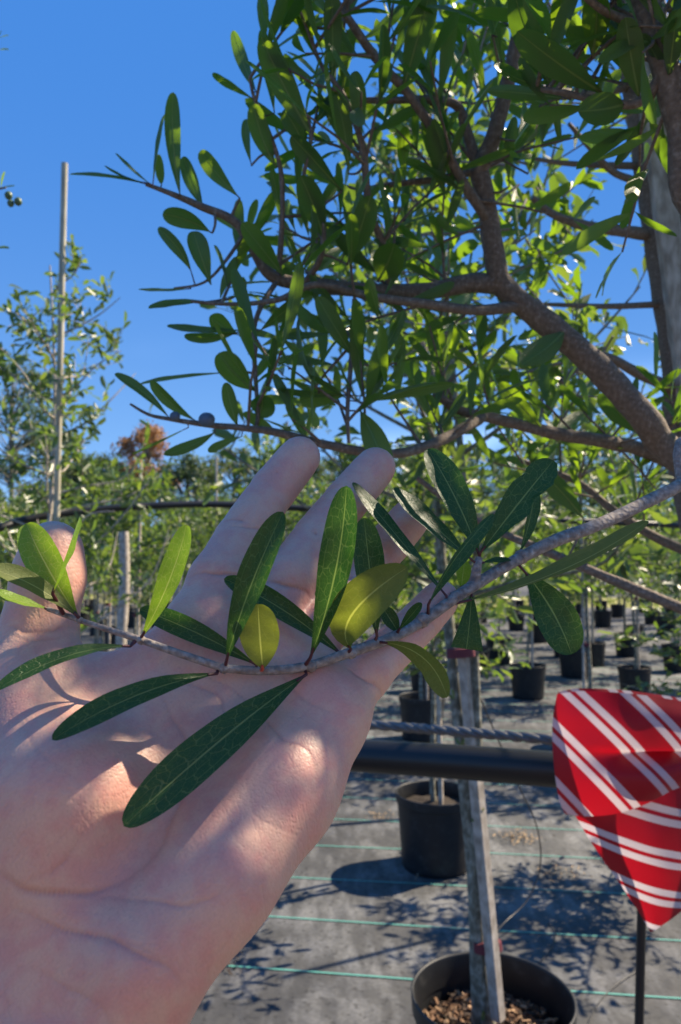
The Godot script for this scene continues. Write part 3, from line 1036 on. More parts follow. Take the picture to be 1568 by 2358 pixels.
# ------------------------------------------------------------------ pipe, cable, ribbon
func make_rails_and_ribbon() -> void:
	var mb := MB.new()
	var c := []
	for q in [[-1500, 1600, 2.3], [300, 1700, 1.44], [790, 1736, 1.30], [1030, 1752, 1.24], [1275, 1771, 1.18], [1800, 1815, 1.07], [2600, 1880, 0.93]]:
		c.append(pt(q[0], q[1], q[2]))
	tube(mb, spline(c, 10), 0.0275, 0.0275, 18)
	var pipe := put("support_pipe", mesh_of([[mb, M["black_pipe"]]]), self)
	tag(pipe, "thick black pipe running level behind the hand to the ribbon", "pipe")
	mb = MB.new()
	c = []
	for q in [[-1500, 1500, 2.6], [300, 1625, 1.6], [800, 1664, 1.46], [1030, 1682, 1.40], [1275, 1703, 1.33], [1800, 1748, 1.2], [2600, 1810, 1.05]]:
		c.append(pt(q[0], q[1], q[2]))
	var path := spline(c, 40)
	for s in 3:   # three strands laid together
		var strand := PackedVector3Array()
		for k in path.size():
			var a := k * 0.4 + TAU * s / 3.0
			strand.append(path[k] + Vector3(0, cos(a), sin(a)) * 0.0042)
		tube(mb, strand, 0.0058, 0.0058, 8)
	var cable := put("twisted_cable", mesh_of([[mb, M["cable"]]]), self)
	tag(cable, "grey twisted cable stretched just above the black pipe", "cable")
	mb = MB.new()
	c = []
	for q in [[-500, 1290, 3.6], [-60, 1228, 3.9], [60, 1196, 4.1], [200, 1176, 4.3], [370, 1163, 4.5], [540, 1162, 4.7], [900, 1180, 5.0], [1700, 1215, 5.6]]:
		c.append(pt(q[0], q[1], q[2]))
	tube(mb, spline(c, 8), 0.022, 0.022, 10)
	var hose := put("black_hose", mesh_of([[mb, M["black_pipe"]]]), self)
	tag(hose, "thin black hose strung through the trees behind the index finger", "hose")
	# black steel rod under the ribbon
	mb = MB.new()
	var top := pt(1479, 2030, 1.02)
	var bot := pt(1471, 2380, 1.02)
	var dir := (bot - top).normalized()
	var foot := bot + dir * (bot.y / -dir.y)
	tube(mb, PackedVector3Array([foot - Vector3(0, 0.05, 0), foot.lerp(top, 0.5), top, pt(1484, 1780, 1.02)]), 0.0062, 0.0062, 10)
	var rod := put("steel_rod", mesh_of([[mb, M["black"]]]), self)
	tag(rod, "thin black rod stuck in the ground below the ribbon's tip", "rod")
	# ribbon: a wired bow, front loop over a hanging tail
	var t := thing("ribbon", pt(1480, 1760, 0.98), "red ribbon with paired white stripes folded in a bow at the frame edge", "ribbon")
	var o := t.position
	# rows of the loop from its top edge to its lower edge: each row is x, y, depth from left to right
	var loop := [
		[[1281, 1597, 1.0], [1330, 1590, 0.985], [1400, 1592, 0.965], [1480, 1600, 0.955], [1560, 1612, 0.955], [1640, 1625, 0.965], [1720, 1640, 0.99]],
		[[1274, 1640, 1.0], [1325, 1645, 0.975], [1400, 1655, 0.95], [1480, 1662, 0.94], [1560, 1670, 0.942], [1640, 1680, 0.955], [1720, 1690, 0.985]],
		[[1272, 1695, 1.0], [1325, 1705, 0.97], [1400, 1718, 0.945], [1480, 1724, 0.94], [1560, 1726, 0.945], [1640, 1730, 0.96], [1720, 1735, 0.99]],
		[[1272, 1740, 0.998], [1328, 1745, 0.968], [1400, 1738, 0.953], [1480, 1731, 0.955], [1560, 1730, 0.958], [1640, 1735, 0.97], [1720, 1742, 0.995]],
		[[1277, 1790, 0.995], [1335, 1795, 0.962], [1400, 1790, 0.938], [1480, 1778, 0.93], [1560, 1765, 0.935], [1640, 1765, 0.95], [1720, 1770, 0.985]],
		[[1288, 1845, 0.995], [1345, 1850, 0.962], [1415, 1843, 0.938], [1490, 1823, 0.928], [1560, 1797, 0.932], [1640, 1790, 0.95], [1720, 1790, 0.985]],
		[[1302, 1874, 0.998], [1350, 1880, 0.968], [1420, 1872, 0.946], [1490, 1850, 0.936], [1560, 1815, 0.94], [1640, 1805, 0.955], [1720, 1805, 0.99]]]
	var back_rows := []
	for r in loop:
		var b := []
		for k in r.size():
			b.append([r[k][0] + 3.0, r[k][1] - 6.0, r[k][2] + 0.10 * sin(PI * 0.5 * k / (r.size() - 1.0)) + 0.004])
		back_rows.append(b)
	put("loop_back", mesh_of([[cloth_patch(back_rows, o, 0.0), M["ribbon"]]]), t)
	put("loop", mesh_of([[cloth_patch(loop, o, 0.0), M["ribbon"]]]), t)
	var tail := [
		[[1322, 1872, 1.0], [1380, 1866, 0.985], [1440, 1855, 0.975], [1500, 1838, 0.97], [1560, 1815, 0.972], [1620, 1800, 0.985]],
		[[1338, 1900, 0.998], [1395, 1905, 0.978], [1450, 1905, 0.968], [1505, 1893, 0.962], [1562, 1868, 0.965], [1620, 1855, 0.98]],
		[[1372, 1955, 0.995], [1420, 1962, 0.975], [1470, 1960, 0.962], [1520, 1950, 0.958], [1570, 1935, 0.962], [1620, 1920, 0.975]],
		[[1410, 2010, 0.992], [1450, 2018, 0.975], [1490, 2016, 0.965], [1530, 2008, 0.962], [1575, 1996, 0.966], [1618, 1985, 0.975]],
		[[1448, 2065, 0.99], [1475, 2070, 0.978], [1505, 2068, 0.97], [1540, 2060, 0.968], [1575, 2048, 0.97], [1612, 2036, 0.978]],
		[[1480, 2115, 0.99], [1496, 2116, 0.982], [1514, 2112, 0.977], [1540, 2100, 0.974], [1572, 2082, 0.975], [1606, 2062, 0.98]],
		[[1497, 2145, 0.99], [1506, 2143, 0.986], [1518, 2136, 0.982], [1542, 2121, 0.979], [1572, 2100, 0.979], [1602, 2078, 0.983]]]
	put("tail", mesh_of([[cloth_patch(tail, o, 0.35), M["ribbon"]]]), t)
	var knot := MB.new()
	ball(knot, pt(1735, 1715, 1.0) - o, Vector3(0.02, 0.035, 0.02), 14)
	tube(knot, PackedVector3Array([pt(1735, 1700, 1.0) - o, pt(1740, 1790, 1.05) - o, pt(1745, 1812, 1.1) - o]), 0.008, 0.008, 8)
	put("knot", mesh_of([[knot, M["ribbon"]]]), t)

func cloth_patch(rows: Array, o: Vector3, turn: float) -> MB:
	var mb := MB.new()
	var grid := []
	var n_fine := 6
	var wr := noise(9.0, 88, FastNoiseLite.TYPE_SIMPLEX_SMOOTH, 2)
	var fine_rows := []
	for r in rows:
		var c := []
		for q in r:
			c.append(pt(q[0], q[1], q[2]) - o)
		fine_rows.append(spline(c, n_fine))
	var w: int = fine_rows[0].size()
	for x in w:
		var col := []
		for r in fine_rows:
			col.append(r[x])
		grid.append(spline(col, n_fine))
	var h: int = grid[0].size()
	for x in w:
		for y in h:
			var p: Vector3 = grid[x][y]
			# stripes run slantwise over the flat ribbon
			var px := p.x / 0.98 * FOCAL / 300.0
			var py := -p.y / 0.98 * FOCAL / 300.0
			var k := px * 0.66 - py * 0.62 if turn == 0.0 else px * 0.2 - py * 0.86
			p.z += wr.get_noise_3d(p.x, p.y, turn) * 0.006
			mb.vert(p, Vector3(0, 0, 1), Vector2(k * 1.22 + 0.12, py))
	for x in w - 1:
		for y in h - 1:
			mb.quad(x * h + y, (x + 1) * h + y, (x + 1) * h + y + 1, x * h + y + 1)
	mb.smooth()
	return mb

# ------------------------------------------------------------------ hand
var bones := []   # [a, b, ra, rb, k]

func joint(x: float, y: float, d: float, r: float) -> Array:
	return [pt(x, y, d), r / FOCAL * d]

func bone(a: Array, b: Array, k: float) -> void:
	bones.append([a[0], b[0], a[1], b[1], k])

func hand_sdf(p: Vector3, use: Array) -> float:
	var d := 1.0
	for b in use:
		var a: Vector3 = b[0]
		var ba: Vector3 = b[1] - a
		var t := clampf((p - a).dot(ba) / ba.length_squared(), 0.0, 1.0)
		var e: float = (p - a - ba * t).length() - lerpf(b[2], b[3], t)
		var k: float = b[4]
		var h := maxf(k - absf(d - e), 0.0) / k
		d = minf(d, e) - h * h * k * 0.25
	return d

func define_hand() -> void:
	# order matters little: the palm first, the fingers blend onto it
	var index := [joint(462, 1446, 0.2370, 80), joint(502, 1338, 0.2475, 64), joint(550, 1243, 0.2620, 57), joint(629, 1128, 0.2780, 52), joint(690, 1052, 0.2860, 48)]
	var middle := [joint(590, 1468, 0.2400, 80), joint(664, 1334, 0.2510, 60), joint(729, 1237, 0.2680, 54), joint(794, 1157, 0.2830, 50), joint(864, 1076, 0.2950, 47)]
	var ring := [joint(672, 1548, 0.2390, 78), joint(748, 1440, 0.2490, 53), joint(822, 1350, 0.2640, 49), joint(895, 1252, 0.2820, 47), joint(946, 1191, 0.2910, 45)]
	var little := [joint(770, 1630, 0.2330, 66), joint(835, 1555, 0.2400, 56), joint(905, 1490, 0.2510, 50), joint(967, 1430, 0.2620, 46), joint(1014, 1379, 0.2690, 43)]
	var wrist := [joint(120, 2040, 0.1990, 120), joint(200, 2090, 0.1950, 118), joint(270, 2150, 0.1900, 116), joint(332, 2222, 0.1850, 110)]
	var fingers := [index, middle, ring, little]
	for k in 4:
		bone(fingers[k][0], wrist[k], 0.016)
	# the heel of the hand and the ball of the thumb
	bone(joint(735, 1690, 0.2250, 78), joint(640, 1812, 0.2110, 112), 0.014)
	bone(joint(640, 1812, 0.2110, 112), joint(498, 2018, 0.1910, 108), 0.014)
	bone(joint(498, 2018, 0.1910, 108), joint(372, 2190, 0.1800, 100), 0.014)
	bone(joint(70, 1660, 0.2160, 112), joint(150, 1830, 0.1980, 158), 0.012)
	bone(joint(150, 1830, 0.1980, 158), joint(110, 1960, 0.1930, 135), 0.012)
	bone(joint(330, 1700, 0.2270, 95), joint(520, 1720, 0.2290, 95), 0.02)
	bone(joint(470, 1500, 0.2350, 70), joint(760, 1625, 0.2300, 62), 0.012)
	# forearm
	bone([wrist[0][0] + Vector3(0.004, 0, 0), wrist[0][1]], joint(-60, 2420, 0.1820, 170), 0.012)
	bone(wrist[1], joint(60, 2560, 0.1780, 175), 0.012)
	bone(wrist[3], joint(205, 2600, 0.1740, 172), 0.010)
	bone(joint(60, 2560, 0.1780, 178), joint(-60, 3400, 0.1600, 260), 0.014)
	bone(joint(205, 2600, 0.1740, 172), joint(120, 3400, 0.1560, 250), 0.014)
	# thumb: bent slightly at its joint
	var thumb := [joint(95, 1900, 0.2050, 130), joint(50, 1625, 0.2220, 98), joint(92, 1440, 0.2350, 76), joint(112, 1330, 0.2380, 74), joint(122, 1266, 0.2390, 67)]
	bone(thumb[0], thumb[1], 0.012)
	bone(thumb[1], thumb[2], 0.008)
	bone(thumb[2], thumb[3], 0.006)
	bone(thumb[3], thumb[4], 0.006)
	bone(joint(330, 1560, 0.2300, 48), joint(80, 1590, 0.2240, 62), 0.016)   # the web beside the thumb
	for f in fingers:
		for k in range(1, 4):
			bone(f[k], f[k + 1], 0.0022 if k == 1 else 0.0012)
		for k in range(0, 1):
			bone(f[k], f[k + 1], 0.0045)
		# soft pads on the palm side of each bone of the finger
		for k in range(1, 4):
			var a: Vector3 = f[k][0].lerp(f[k + 1][0], 0.3 if k < 3 else 0.1)
			var b: Vector3 = f[k][0].lerp(f[k + 1][0], 0.7 if k < 3 else 0.8)
			var near := (EYE - a).normalized() * 0.0007
			var r: float = lerpf(f[k][1], f[k + 1][1], 0.5) * 0.94
			bones.append([a + near, b + near, r, r * 0.97, 0.002])

func march(x: float, y: float) -> Vector3:   # where the sight line meets the hand
	var dir := (pt(x, y, 1.0) - EYE).normalized()
	var p := EYE + dir * 0.14
	for k in 70:
		var d := hand_sdf(p, bones)
		if d < 0.0002:
			break
		p += dir * d * 0.9
	return p

func net(use_all: Array, h: float, lowest: float) -> MB:   # surface nets over the smooth union of the bones
	var block := 8
	var lo := Vector3(1e9, 1e9, 1e9)
	var hi := -lo
	for b in use_all:
		for e in 2:
			lo = lo.min(b[e] - Vector3.ONE * (b[2 + e] + h * 4.0))
			hi = hi.max(b[e] + Vector3.ONE * (b[2 + e] + h * 4.0))
	lo.y = maxf(lo.y, lowest)
	var nb := ((hi - lo) / (h * block)).ceil()
	var bx := int(nb.x)
	var by := int(nb.y)
	var bz := int(nb.z)
	var nx := bx * block + 1
	var ny := by * block + 1
	var val := {}
	var cells := []
	var half_diag := h * block * 0.5 * sqrt(3.0)
	for i in bx:
		for j in by:
			for k in bz:
				var mid := lo + Vector3(i + 0.5, j + 0.5, k + 0.5) * (h * block)
				var use := []
				for b in use_all:
					var ba: Vector3 = b[1] - b[0]
					var t := clampf((mid - b[0]).dot(ba) / ba.length_squared(), 0.0, 1.0)
					var e: float = (mid - b[0] - ba * t).length() - lerpf(b[2], b[3], t)
					if e < half_diag + maxf(0.012, h * 3.0):
						use.append(b)
				if use.is_empty():
					continue
				var dm := hand_sdf(mid, use)
				if absf(dm) > half_diag + 0.004:
					continue
				for a in block + 1:
					for c in block + 1:
						for d in block + 1:
							var key := ((k * block + d) * ny + j * block + c) * nx + i * block + a
							if not val.has(key):
								val[key] = hand_sdf(lo + Vector3(i * block + a, j * block + c, k * block + d) * h, use)
				cells.append(Vector3i(i * block, j * block, k * block))
	var mb := MB.new()
	var vid := {}
	var sy := nx
	var sz := nx * ny
	var corner := [0, 1, sy, sy + 1, sz, sz + 1, sz + sy, sz + sy + 1]
	for cb in cells:
		for a in block:
			for c in block:
				for d in block:
					var key: int = ((cb.z + d) * ny + cb.y + c) * nx + cb.x + a
					var vs := []
					var inside := 0
					for q in 8:
						var s: float = val[key + corner[q]]
						vs.append(s)
						if s < 0.0:
							inside += 1
					if inside == 0 or inside == 8:
						continue
					var sum := Vector3.ZERO
					var cnt := 0
					for e in [[0, 1], [2, 3], [4, 5], [6, 7], [0, 2], [1, 3], [4, 6], [5, 7], [0, 4], [1, 5], [2, 6], [3, 7]]:
						var s0: float = vs[e[0]]
						var s1: float = vs[e[1]]
						if (s0 < 0.0) != (s1 < 0.0):
							var t := s0 / (s0 - s1)
							var p0 := Vector3(e[0] & 1, (e[0] >> 1) & 1, e[0] >> 2)
							var p1 := Vector3(e[1] & 1, (e[1] >> 1) & 1, e[1] >> 2)
							sum += p0.lerp(p1, t)
							cnt += 1
					var g := Vector3(vs[1] + vs[3] + vs[5] + vs[7] - vs[0] - vs[2] - vs[4] - vs[6], vs[2] + vs[3] + vs[6] + vs[7] - vs[0] - vs[1] - vs[4] - vs[5], vs[4] + vs[5] + vs[6] + vs[7] - vs[0] - vs[1] - vs[2] - vs[3])
					vid[key] = mb.vert(lo + (Vector3(cb.x + a, cb.y + c, cb.z + d) + sum / cnt) * h, g.normalized())
	for key in vid:
		var s0: float = val[key]
		for ax in 3:
			var step: int = [1, sy, sz][ax]
			var u: int = [sy, sz, 1][ax]
			var w: int = [sz, 1, sy][ax]
			if not val.has(key + step):
				continue
			if (s0 < 0.0) != (val[key + step] < 0.0):
				if vid.has(key - u) and vid.has(key - w) and vid.has(key - u - w):
					mb.quad(vid[key], vid[key - u], vid[key - u - w], vid[key - w])
	return mb

func make_hand() -> void:
	define_hand()
	var mb := net(bones, 0.0016, pt(100, 2760, 0.18).y)
	# the skin's own map: laid flat over the palm, along its length and breadth
	var c0 := march(450, 1750)
	var vlong := (march(600, 1480) - march(330, 2080)).normalized()
	var vwide := (march(740, 1760) - march(180, 1660)).normalized()
	vwide = (vwide - vlong * vwide.dot(vlong)).normalized()
	var size := 0.30
	for k in mb.v.size():
		var r := mb.v[k] - c0
		mb.uv[k] = Vector2(r.dot(vwide) / size + 0.5, 0.5 - r.dot(vlong) / size)
	var to_uv := func(x: float, y: float) -> Vector2:
		var r := march(x, y) - c0
		return Vector2(r.dot(vwide) / size + 0.5, 0.5 - r.dot(vlong) / size)
	# folds of the skin: [points, depth, half width in mm]
	var folds := [
		[[[-20, 2005], [60, 2044], [190, 2056], [310, 2010]], 0.65, 1.2],
		[[[190, 2056], [300, 2064], [380, 2080], [460, 2076], [520, 2050]], 0.35, 1.0],
		[[[20, 2090], [110, 2132], [200, 2150], [290, 2172], [370, 2200], [440, 2240]], 0.25, 1.0],
		[[[10, 2085], [130, 2130], [260, 2165], [360, 2212], [430, 2268]], 0.55, 1.1],
		[[[60, 2230], [150, 2265], [230, 2320], [280, 2370]], 0.25, 1.0],
		[[[330, 1560], [395, 1640], [425, 1720], [422, 1800], [395, 1890], [340, 1980], [270, 2030]], 0.5, 1.3],
		[[[350, 1545], [440, 1570], [505, 1610], [530, 1680], [528, 1760]], 0.4, 1.0],
		[[[430, 1545], [560, 1600], [640, 1690], [700, 1720], [735, 1800]], 0.4, 1.0],
		[[[600, 1475], [660, 1560], [700, 1610], [800, 1650]], 0.3, 1.0],
		[[[442, 1325], [500, 1318], [560, 1330], [602, 1340]], 0.7, 1.1],
		[[[600, 1340], [660, 1345], [720, 1380]], 0.7, 1.1],
		[[[672, 1432], [720, 1440], [770, 1490]], 0.7, 1.1],
		[[[795, 1535], [830, 1555], [880, 1600]], 0.6, 1.0],
		[[[515, 1200], [560, 1195], [610, 1215], [648, 1250]], 0.6, 1.0],
		[[[522, 1214], [570, 1212], [612, 1232], [640, 1262]], 0.4, 0.8],
		[[[598, 1080], [640, 1085], [700, 1125]], 0.4, 0.8],
		[[[680, 1205], [730, 1225], [790, 1285]], 0.6, 1.0],
		[[[770, 1095], [810, 1120], [860, 1160]], 0.4, 0.8],
		[[[765, 1300], [810, 1325], [860, 1380]], 0.6, 1.0],
		[[[845, 1215], [885, 1240], [930, 1290]], 0.4, 0.8],
		[[[885, 1440], [920, 1465], [955, 1510]], 0.6, 0.9],
		[[[945, 1390], [975, 1412], [1005, 1455]], 0.4, 0.8],
		[[[20, 1440], [60, 1452], [120, 1450], [165, 1440]], 0.6, 1.1],
		[[[18, 1460], [70, 1472], [130, 1468], [165, 1455]], 0.3, 0.9],
		[[[20, 1640], [90, 1720], [180, 1800]], 0.2, 1.0],
		[[[200, 1880], [150, 1980], [60, 2030]], 0.25, 1.0],
		[[[690, 1930], [600, 1880], [560, 1800]], 0.15, 1.0],
		[[[640, 2000], [560, 1940], [500, 1850]], 0.12, 1.0]]
	var px := 1024
	var height := PackedFloat32Array()
	height.resize(px * px)
	var flush := PackedFloat32Array()
	flush.resize(px * px)
	var press := PackedFloat32Array()
	press.resize(px * px)
	for f in folds:
		var c := []
		for q in f[0]:
			var t: Vector2 = to_uv.call(q[0], q[1])
			c.append(Vector3(t.x, t.y, 0))
		var line := spline(c, 14)
		for k in line.size():
			var fade := sin(PI * clampf((k + 1.5) / (line.size() + 2.0), 0.0, 1.0))
			var w: float = f[2] * 0.001 / size * px
			var jit := sin(k * 0.31) * 0.35 * w
			var cx := line[k].x * px + jit
			var cy := line[k].y * px - jit
			var rad := int(w * 5.0) + 1
			for yy in range(-rad, rad + 1):
				for xx in range(-rad, rad + 1):
					var ix := int(cx) + xx
					var iy := int(cy) + yy
					if ix < 0 or iy < 0 or ix >= px or iy >= px:
						continue
					var d2 := (Vector2(ix, iy) - Vector2(cx, cy)).length_squared() / (w * w)
					var at := iy * px + ix
					height[at] = maxf(height[at], f[1] * fade * exp(-d2 * 2.6))
					press[at] = maxf(press[at], f[1] * fade * exp(-d2 * 0.28))
					flush[at] = maxf(flush[at], f[1] * fade * exp(-d2 * 3.2))
	# press the deeper folds into the surface itself
	for k in mb.v.size():
		if mb.n[k].dot((EYE - mb.v[k]).normalized()) < 0.1:
			continue
		var t := mb.uv[k]
		var ix := clampi(int(t.x * px), 0, px - 1)
		var iy := clampi(int(t.y * px), 0, px - 1)
		mb.v[k] -= mb.n[k] * 0.0008 * press[iy * px + ix]
	mb.smooth()
	var na := noise(0.012, 201).get_image(px, px, false, false, false)
	var nb2 := noise(0.05, 202).get_image(px, px, false, false, false)
	var nc := noise(0.3, 203).get_image(px, px, false, false, false)
	var wr := noise(0.24, 204, FastNoiseLite.TYPE_CELLULAR, 2)
	wr.cellular_return_type = FastNoiseLite.RETURN_DISTANCE2_SUB
	var nd := wr.get_image(px, px, false, false, false)
	var la := noise(1.0, 207, FastNoiseLite.TYPE_SIMPLEX_SMOOTH, 2)
	var skin := Image.create(px, px, false, Image.FORMAT_RGB8)
	var bump := Image.create(px, px, false, Image.FORMAT_RGB8)
	for y in px:
		for x in px:
			var a := na.get_pixel(x, y).r
			var b := nb2.get_pixel(x, y).r
			var c := nc.get_pixel(x, y).r
			var d := nd.get_pixel(x, y).r
			var fine := absf(la.get_noise_2d((x + 0.5 * y) * 0.16, (y - 0.5 * x) * 0.022 + b * 2.0))
			var cross := absf(la.get_noise_2d((x - 0.9 * y) * 0.12 + 90.0, (y + 0.9 * x) * 0.02 + a * 3.0))
			var lines := smoothstep(0.10, 0.0, fine) * 0.6 + smoothstep(0.07, 0.0, cross) * 0.5
			var red := smoothstep(0.32, 0.70, a * 0.6 + b * 0.4)
			var col := Vector3(0.65, 0.385, 0.275).lerp(Vector3(0.64, 0.31, 0.235), red)
			col *= 0.90 + 0.14 * c + 0.08 * d
			col *= 1.0 - 0.07 * lines
			col = col.lerp(Vector3(0.42, 0.185, 0.14), clampf(flush[y * px + x] * 1.3, 0.0, 1.0) * 0.75)
			skin.set_pixel(x, y, lin(col.x, col.y, col.z))
			var hh := clampf(0.62 + 0.07 * (c - 0.5) + 0.13 * (d - 0.5) + 0.05 * (b - 0.5) - 0.6 * height[y * px + x] - 0.12 * lines, 0.0, 1.0)
			bump.set_pixel(x, y, Color(hh, hh, hh))
	var m := mat(Color.WHITE, 0.48)
	m.albedo_texture = tex(skin)
	m.heightmap_enabled = true
	m.heightmap_texture = tex(bump)
	m.heightmap_scale = 0.10
	m.subsurf_scatter_enabled = true
	m.subsurf_scatter_strength = 0.12
	M["skin"] = m
	var o := put("person", mesh_of([[mb, m]]), self)
	# the rest of the photographer, behind the lens: light from the shirt falls back on the palm
	var body := []
	for q in [[Vector3(0, 1.70, 0.27), Vector3(0, 1.60, 0.24), 0.095, 0.082, 0.03], [Vector3(0, 1.55, 0.27), Vector3(0, 1.44, 0.28), 0.056, 0.06, 0.03], [Vector3(-0.01, 1.585, 0.16), Vector3(0, 1.62, 0.165), 0.012, 0.008, 0.02],
		[Vector3(-0.20, 1.38, 0.26), Vector3(-0.20, 1.18, 0.05), 0.05, 0.042, 0.03], [Vector3(-0.20, 1.18, 0.05), pt(105, 2640, 0.177), 0.042, 0.0195, 0.02],
		[Vector3(0.20, 1.38, 0.26), Vector3(0.24, 1.14, 0.12), 0.05, 0.042, 0.03], [Vector3(0.24, 1.14, 0.12), Vector3(0.09, 1.45, 0.07), 0.042, 0.026, 0.02], [Vector3(0.09, 1.45, 0.07), Vector3(0.075, 1.52, 0.06), 0.03, 0.028, 0.02],
		[Vector3(-0.10, 0.92, 0.30), Vector3(-0.11, 0.50, 0.29), 0.085, 0.06, 0.04], [Vector3(-0.11, 0.50, 0.29), Vector3(-0.11, 0.08, 0.31), 0.058, 0.04, 0.03], [Vector3(-0.11, 0.045, 0.32), Vector3(-0.12, 0.035, 0.14), 0.042, 0.034, 0.02],
		[Vector3(0.10, 0.92, 0.30), Vector3(0.11, 0.50, 0.29), 0.085, 0.06, 0.04], [Vector3(0.11, 0.50, 0.29), Vector3(0.11, 0.08, 0.31), 0.058, 0.04, 0.03], [Vector3(0.11, 0.045, 0.32), Vector3(0.12, 0.035, 0.14), 0.042, 0.034, 0.02], [Vector3(-0.06, 1.0, 0.29), Vector3(0.06, 1.0, 0.29), 0.11, 0.11, 0.05]]:
		body.append(q)
	for f in 4:
		body.append([Vector3(0.07, 1.535 + 0.018 * f, 0.055), Vector3(0.02, 1.535 + 0.018 * f, 0.045), 0.009, 0.0075, 0.006])
	body.append([Vector3(0.085, 1.50, 0.07), Vector3(0.03, 1.515, 0.085), 0.012, 0.009, 0.008])
	var plain := mat(lin(0.58, 0.35, 0.25), 0.55)
	put("body", mesh_of([[net(body, 0.012, -0.01), plain]]), o)
	var shirt := [[Vector3(-0.07, 1.34, 0.28), Vector3(-0.06, 1.0, 0.285), 0.125, 0.115, 0.08], [Vector3(0.07, 1.34, 0.28), Vector3(0.06, 1.0, 0.285), 0.125, 0.115, 0.08], [Vector3(-0.17, 1.40, 0.27), Vector3(0.17, 1.40, 0.27), 0.066, 0.066, 0.06],
		[Vector3(-0.19, 1.39, 0.265), Vector3(-0.20, 1.27, 0.15), 0.066, 0.058, 0.03], [Vector3(0.19, 1.39, 0.265), Vector3(0.22, 1.25, 0.18), 0.066, 0.058, 0.03], [Vector3(-0.06, 1.0, 0.285), Vector3(0.06, 0.88, 0.285), 0.13, 0.13, 0.05]]
	put("shirt", mesh_of([[net(shirt, 0.014, 0.0), mat(lin(0.56, 0.47, 0.42), 0.9)]]), o)
	var hair := [[Vector3(0, 1.74, 0.30), Vector3(0, 1.62, 0.335), 0.085, 0.075, 0.04], [Vector3(0, 1.77, 0.25), Vector3(0, 1.76, 0.30), 0.06, 0.07, 0.04]]
	put("hair", mesh_of([[net(hair, 0.012, 0.0), mat(lin(0.03, 0.02, 0.015), 0.6)]]), o)
	tag(o, "bare open hand and wrist, palm up with spread fingers, under the held twig", "person")
	print("hand vertices ", mb.v.size())

# ------------------------------------------------------------------ the tree whose twig is held
var limb_points := []   # [position, radius, branch node]

func limb(called: Node3D, mb: MB, q: Array, r0: float, r1: float, o: Vector3, sides := 9, lump := 0.06) -> PackedVector3Array:
	var c := []
	for p in q:
		c.append(p if p is Vector3 else pt(p[0], p[1], p[2]))
	var path := spline(c, 7)
	var loc := PackedVector3Array()
	for k in path.size():
		loc.append(path[k] - o)
		limb_points.append([path[k], lerpf(r0, r1, float(k) / path.size()), called])
	tube(mb, loc, r0, r1, sides, lump)
	return path

func place_leaf(parent: Node3D, o: Vector3, a: Vector3, b: Vector3, w: float, face: Vector3, material: String, fold := 0.25, sag := Vector3.ZERO, kind := 0, detail := 12, petiole := "petiole", roll := 0.0, across := 6, stalk := Vector3.ZERO) -> void:
	var mb := MB.new()
	var rib := MB.new()
	var line := leaf_line(Vector3.ZERO, b - a, sag, detail)
	var textured: bool = material in ["held", "young", "under"]
	blade(mb, rib, line, face, w, fold, across, kind, roll, not textured)
	var pm := MB.new()
	var l := a.distance_to(b)
	var back := (line[0] - line[1]).normalized() * l * 0.055 if stalk == Vector3.ZERO else stalk - a
	tube(pm, PackedVector3Array([back, back * 0.5, line[0], line[1] * 0.8]), maxf(w * 0.085, 0.0007), maxf(w * 0.05, 0.0004), 6)
	put("leaf", mesh_of([[mb, M[material]], [rib, M["rib"]], [pm, M[petiole]]]), parent, a - o)

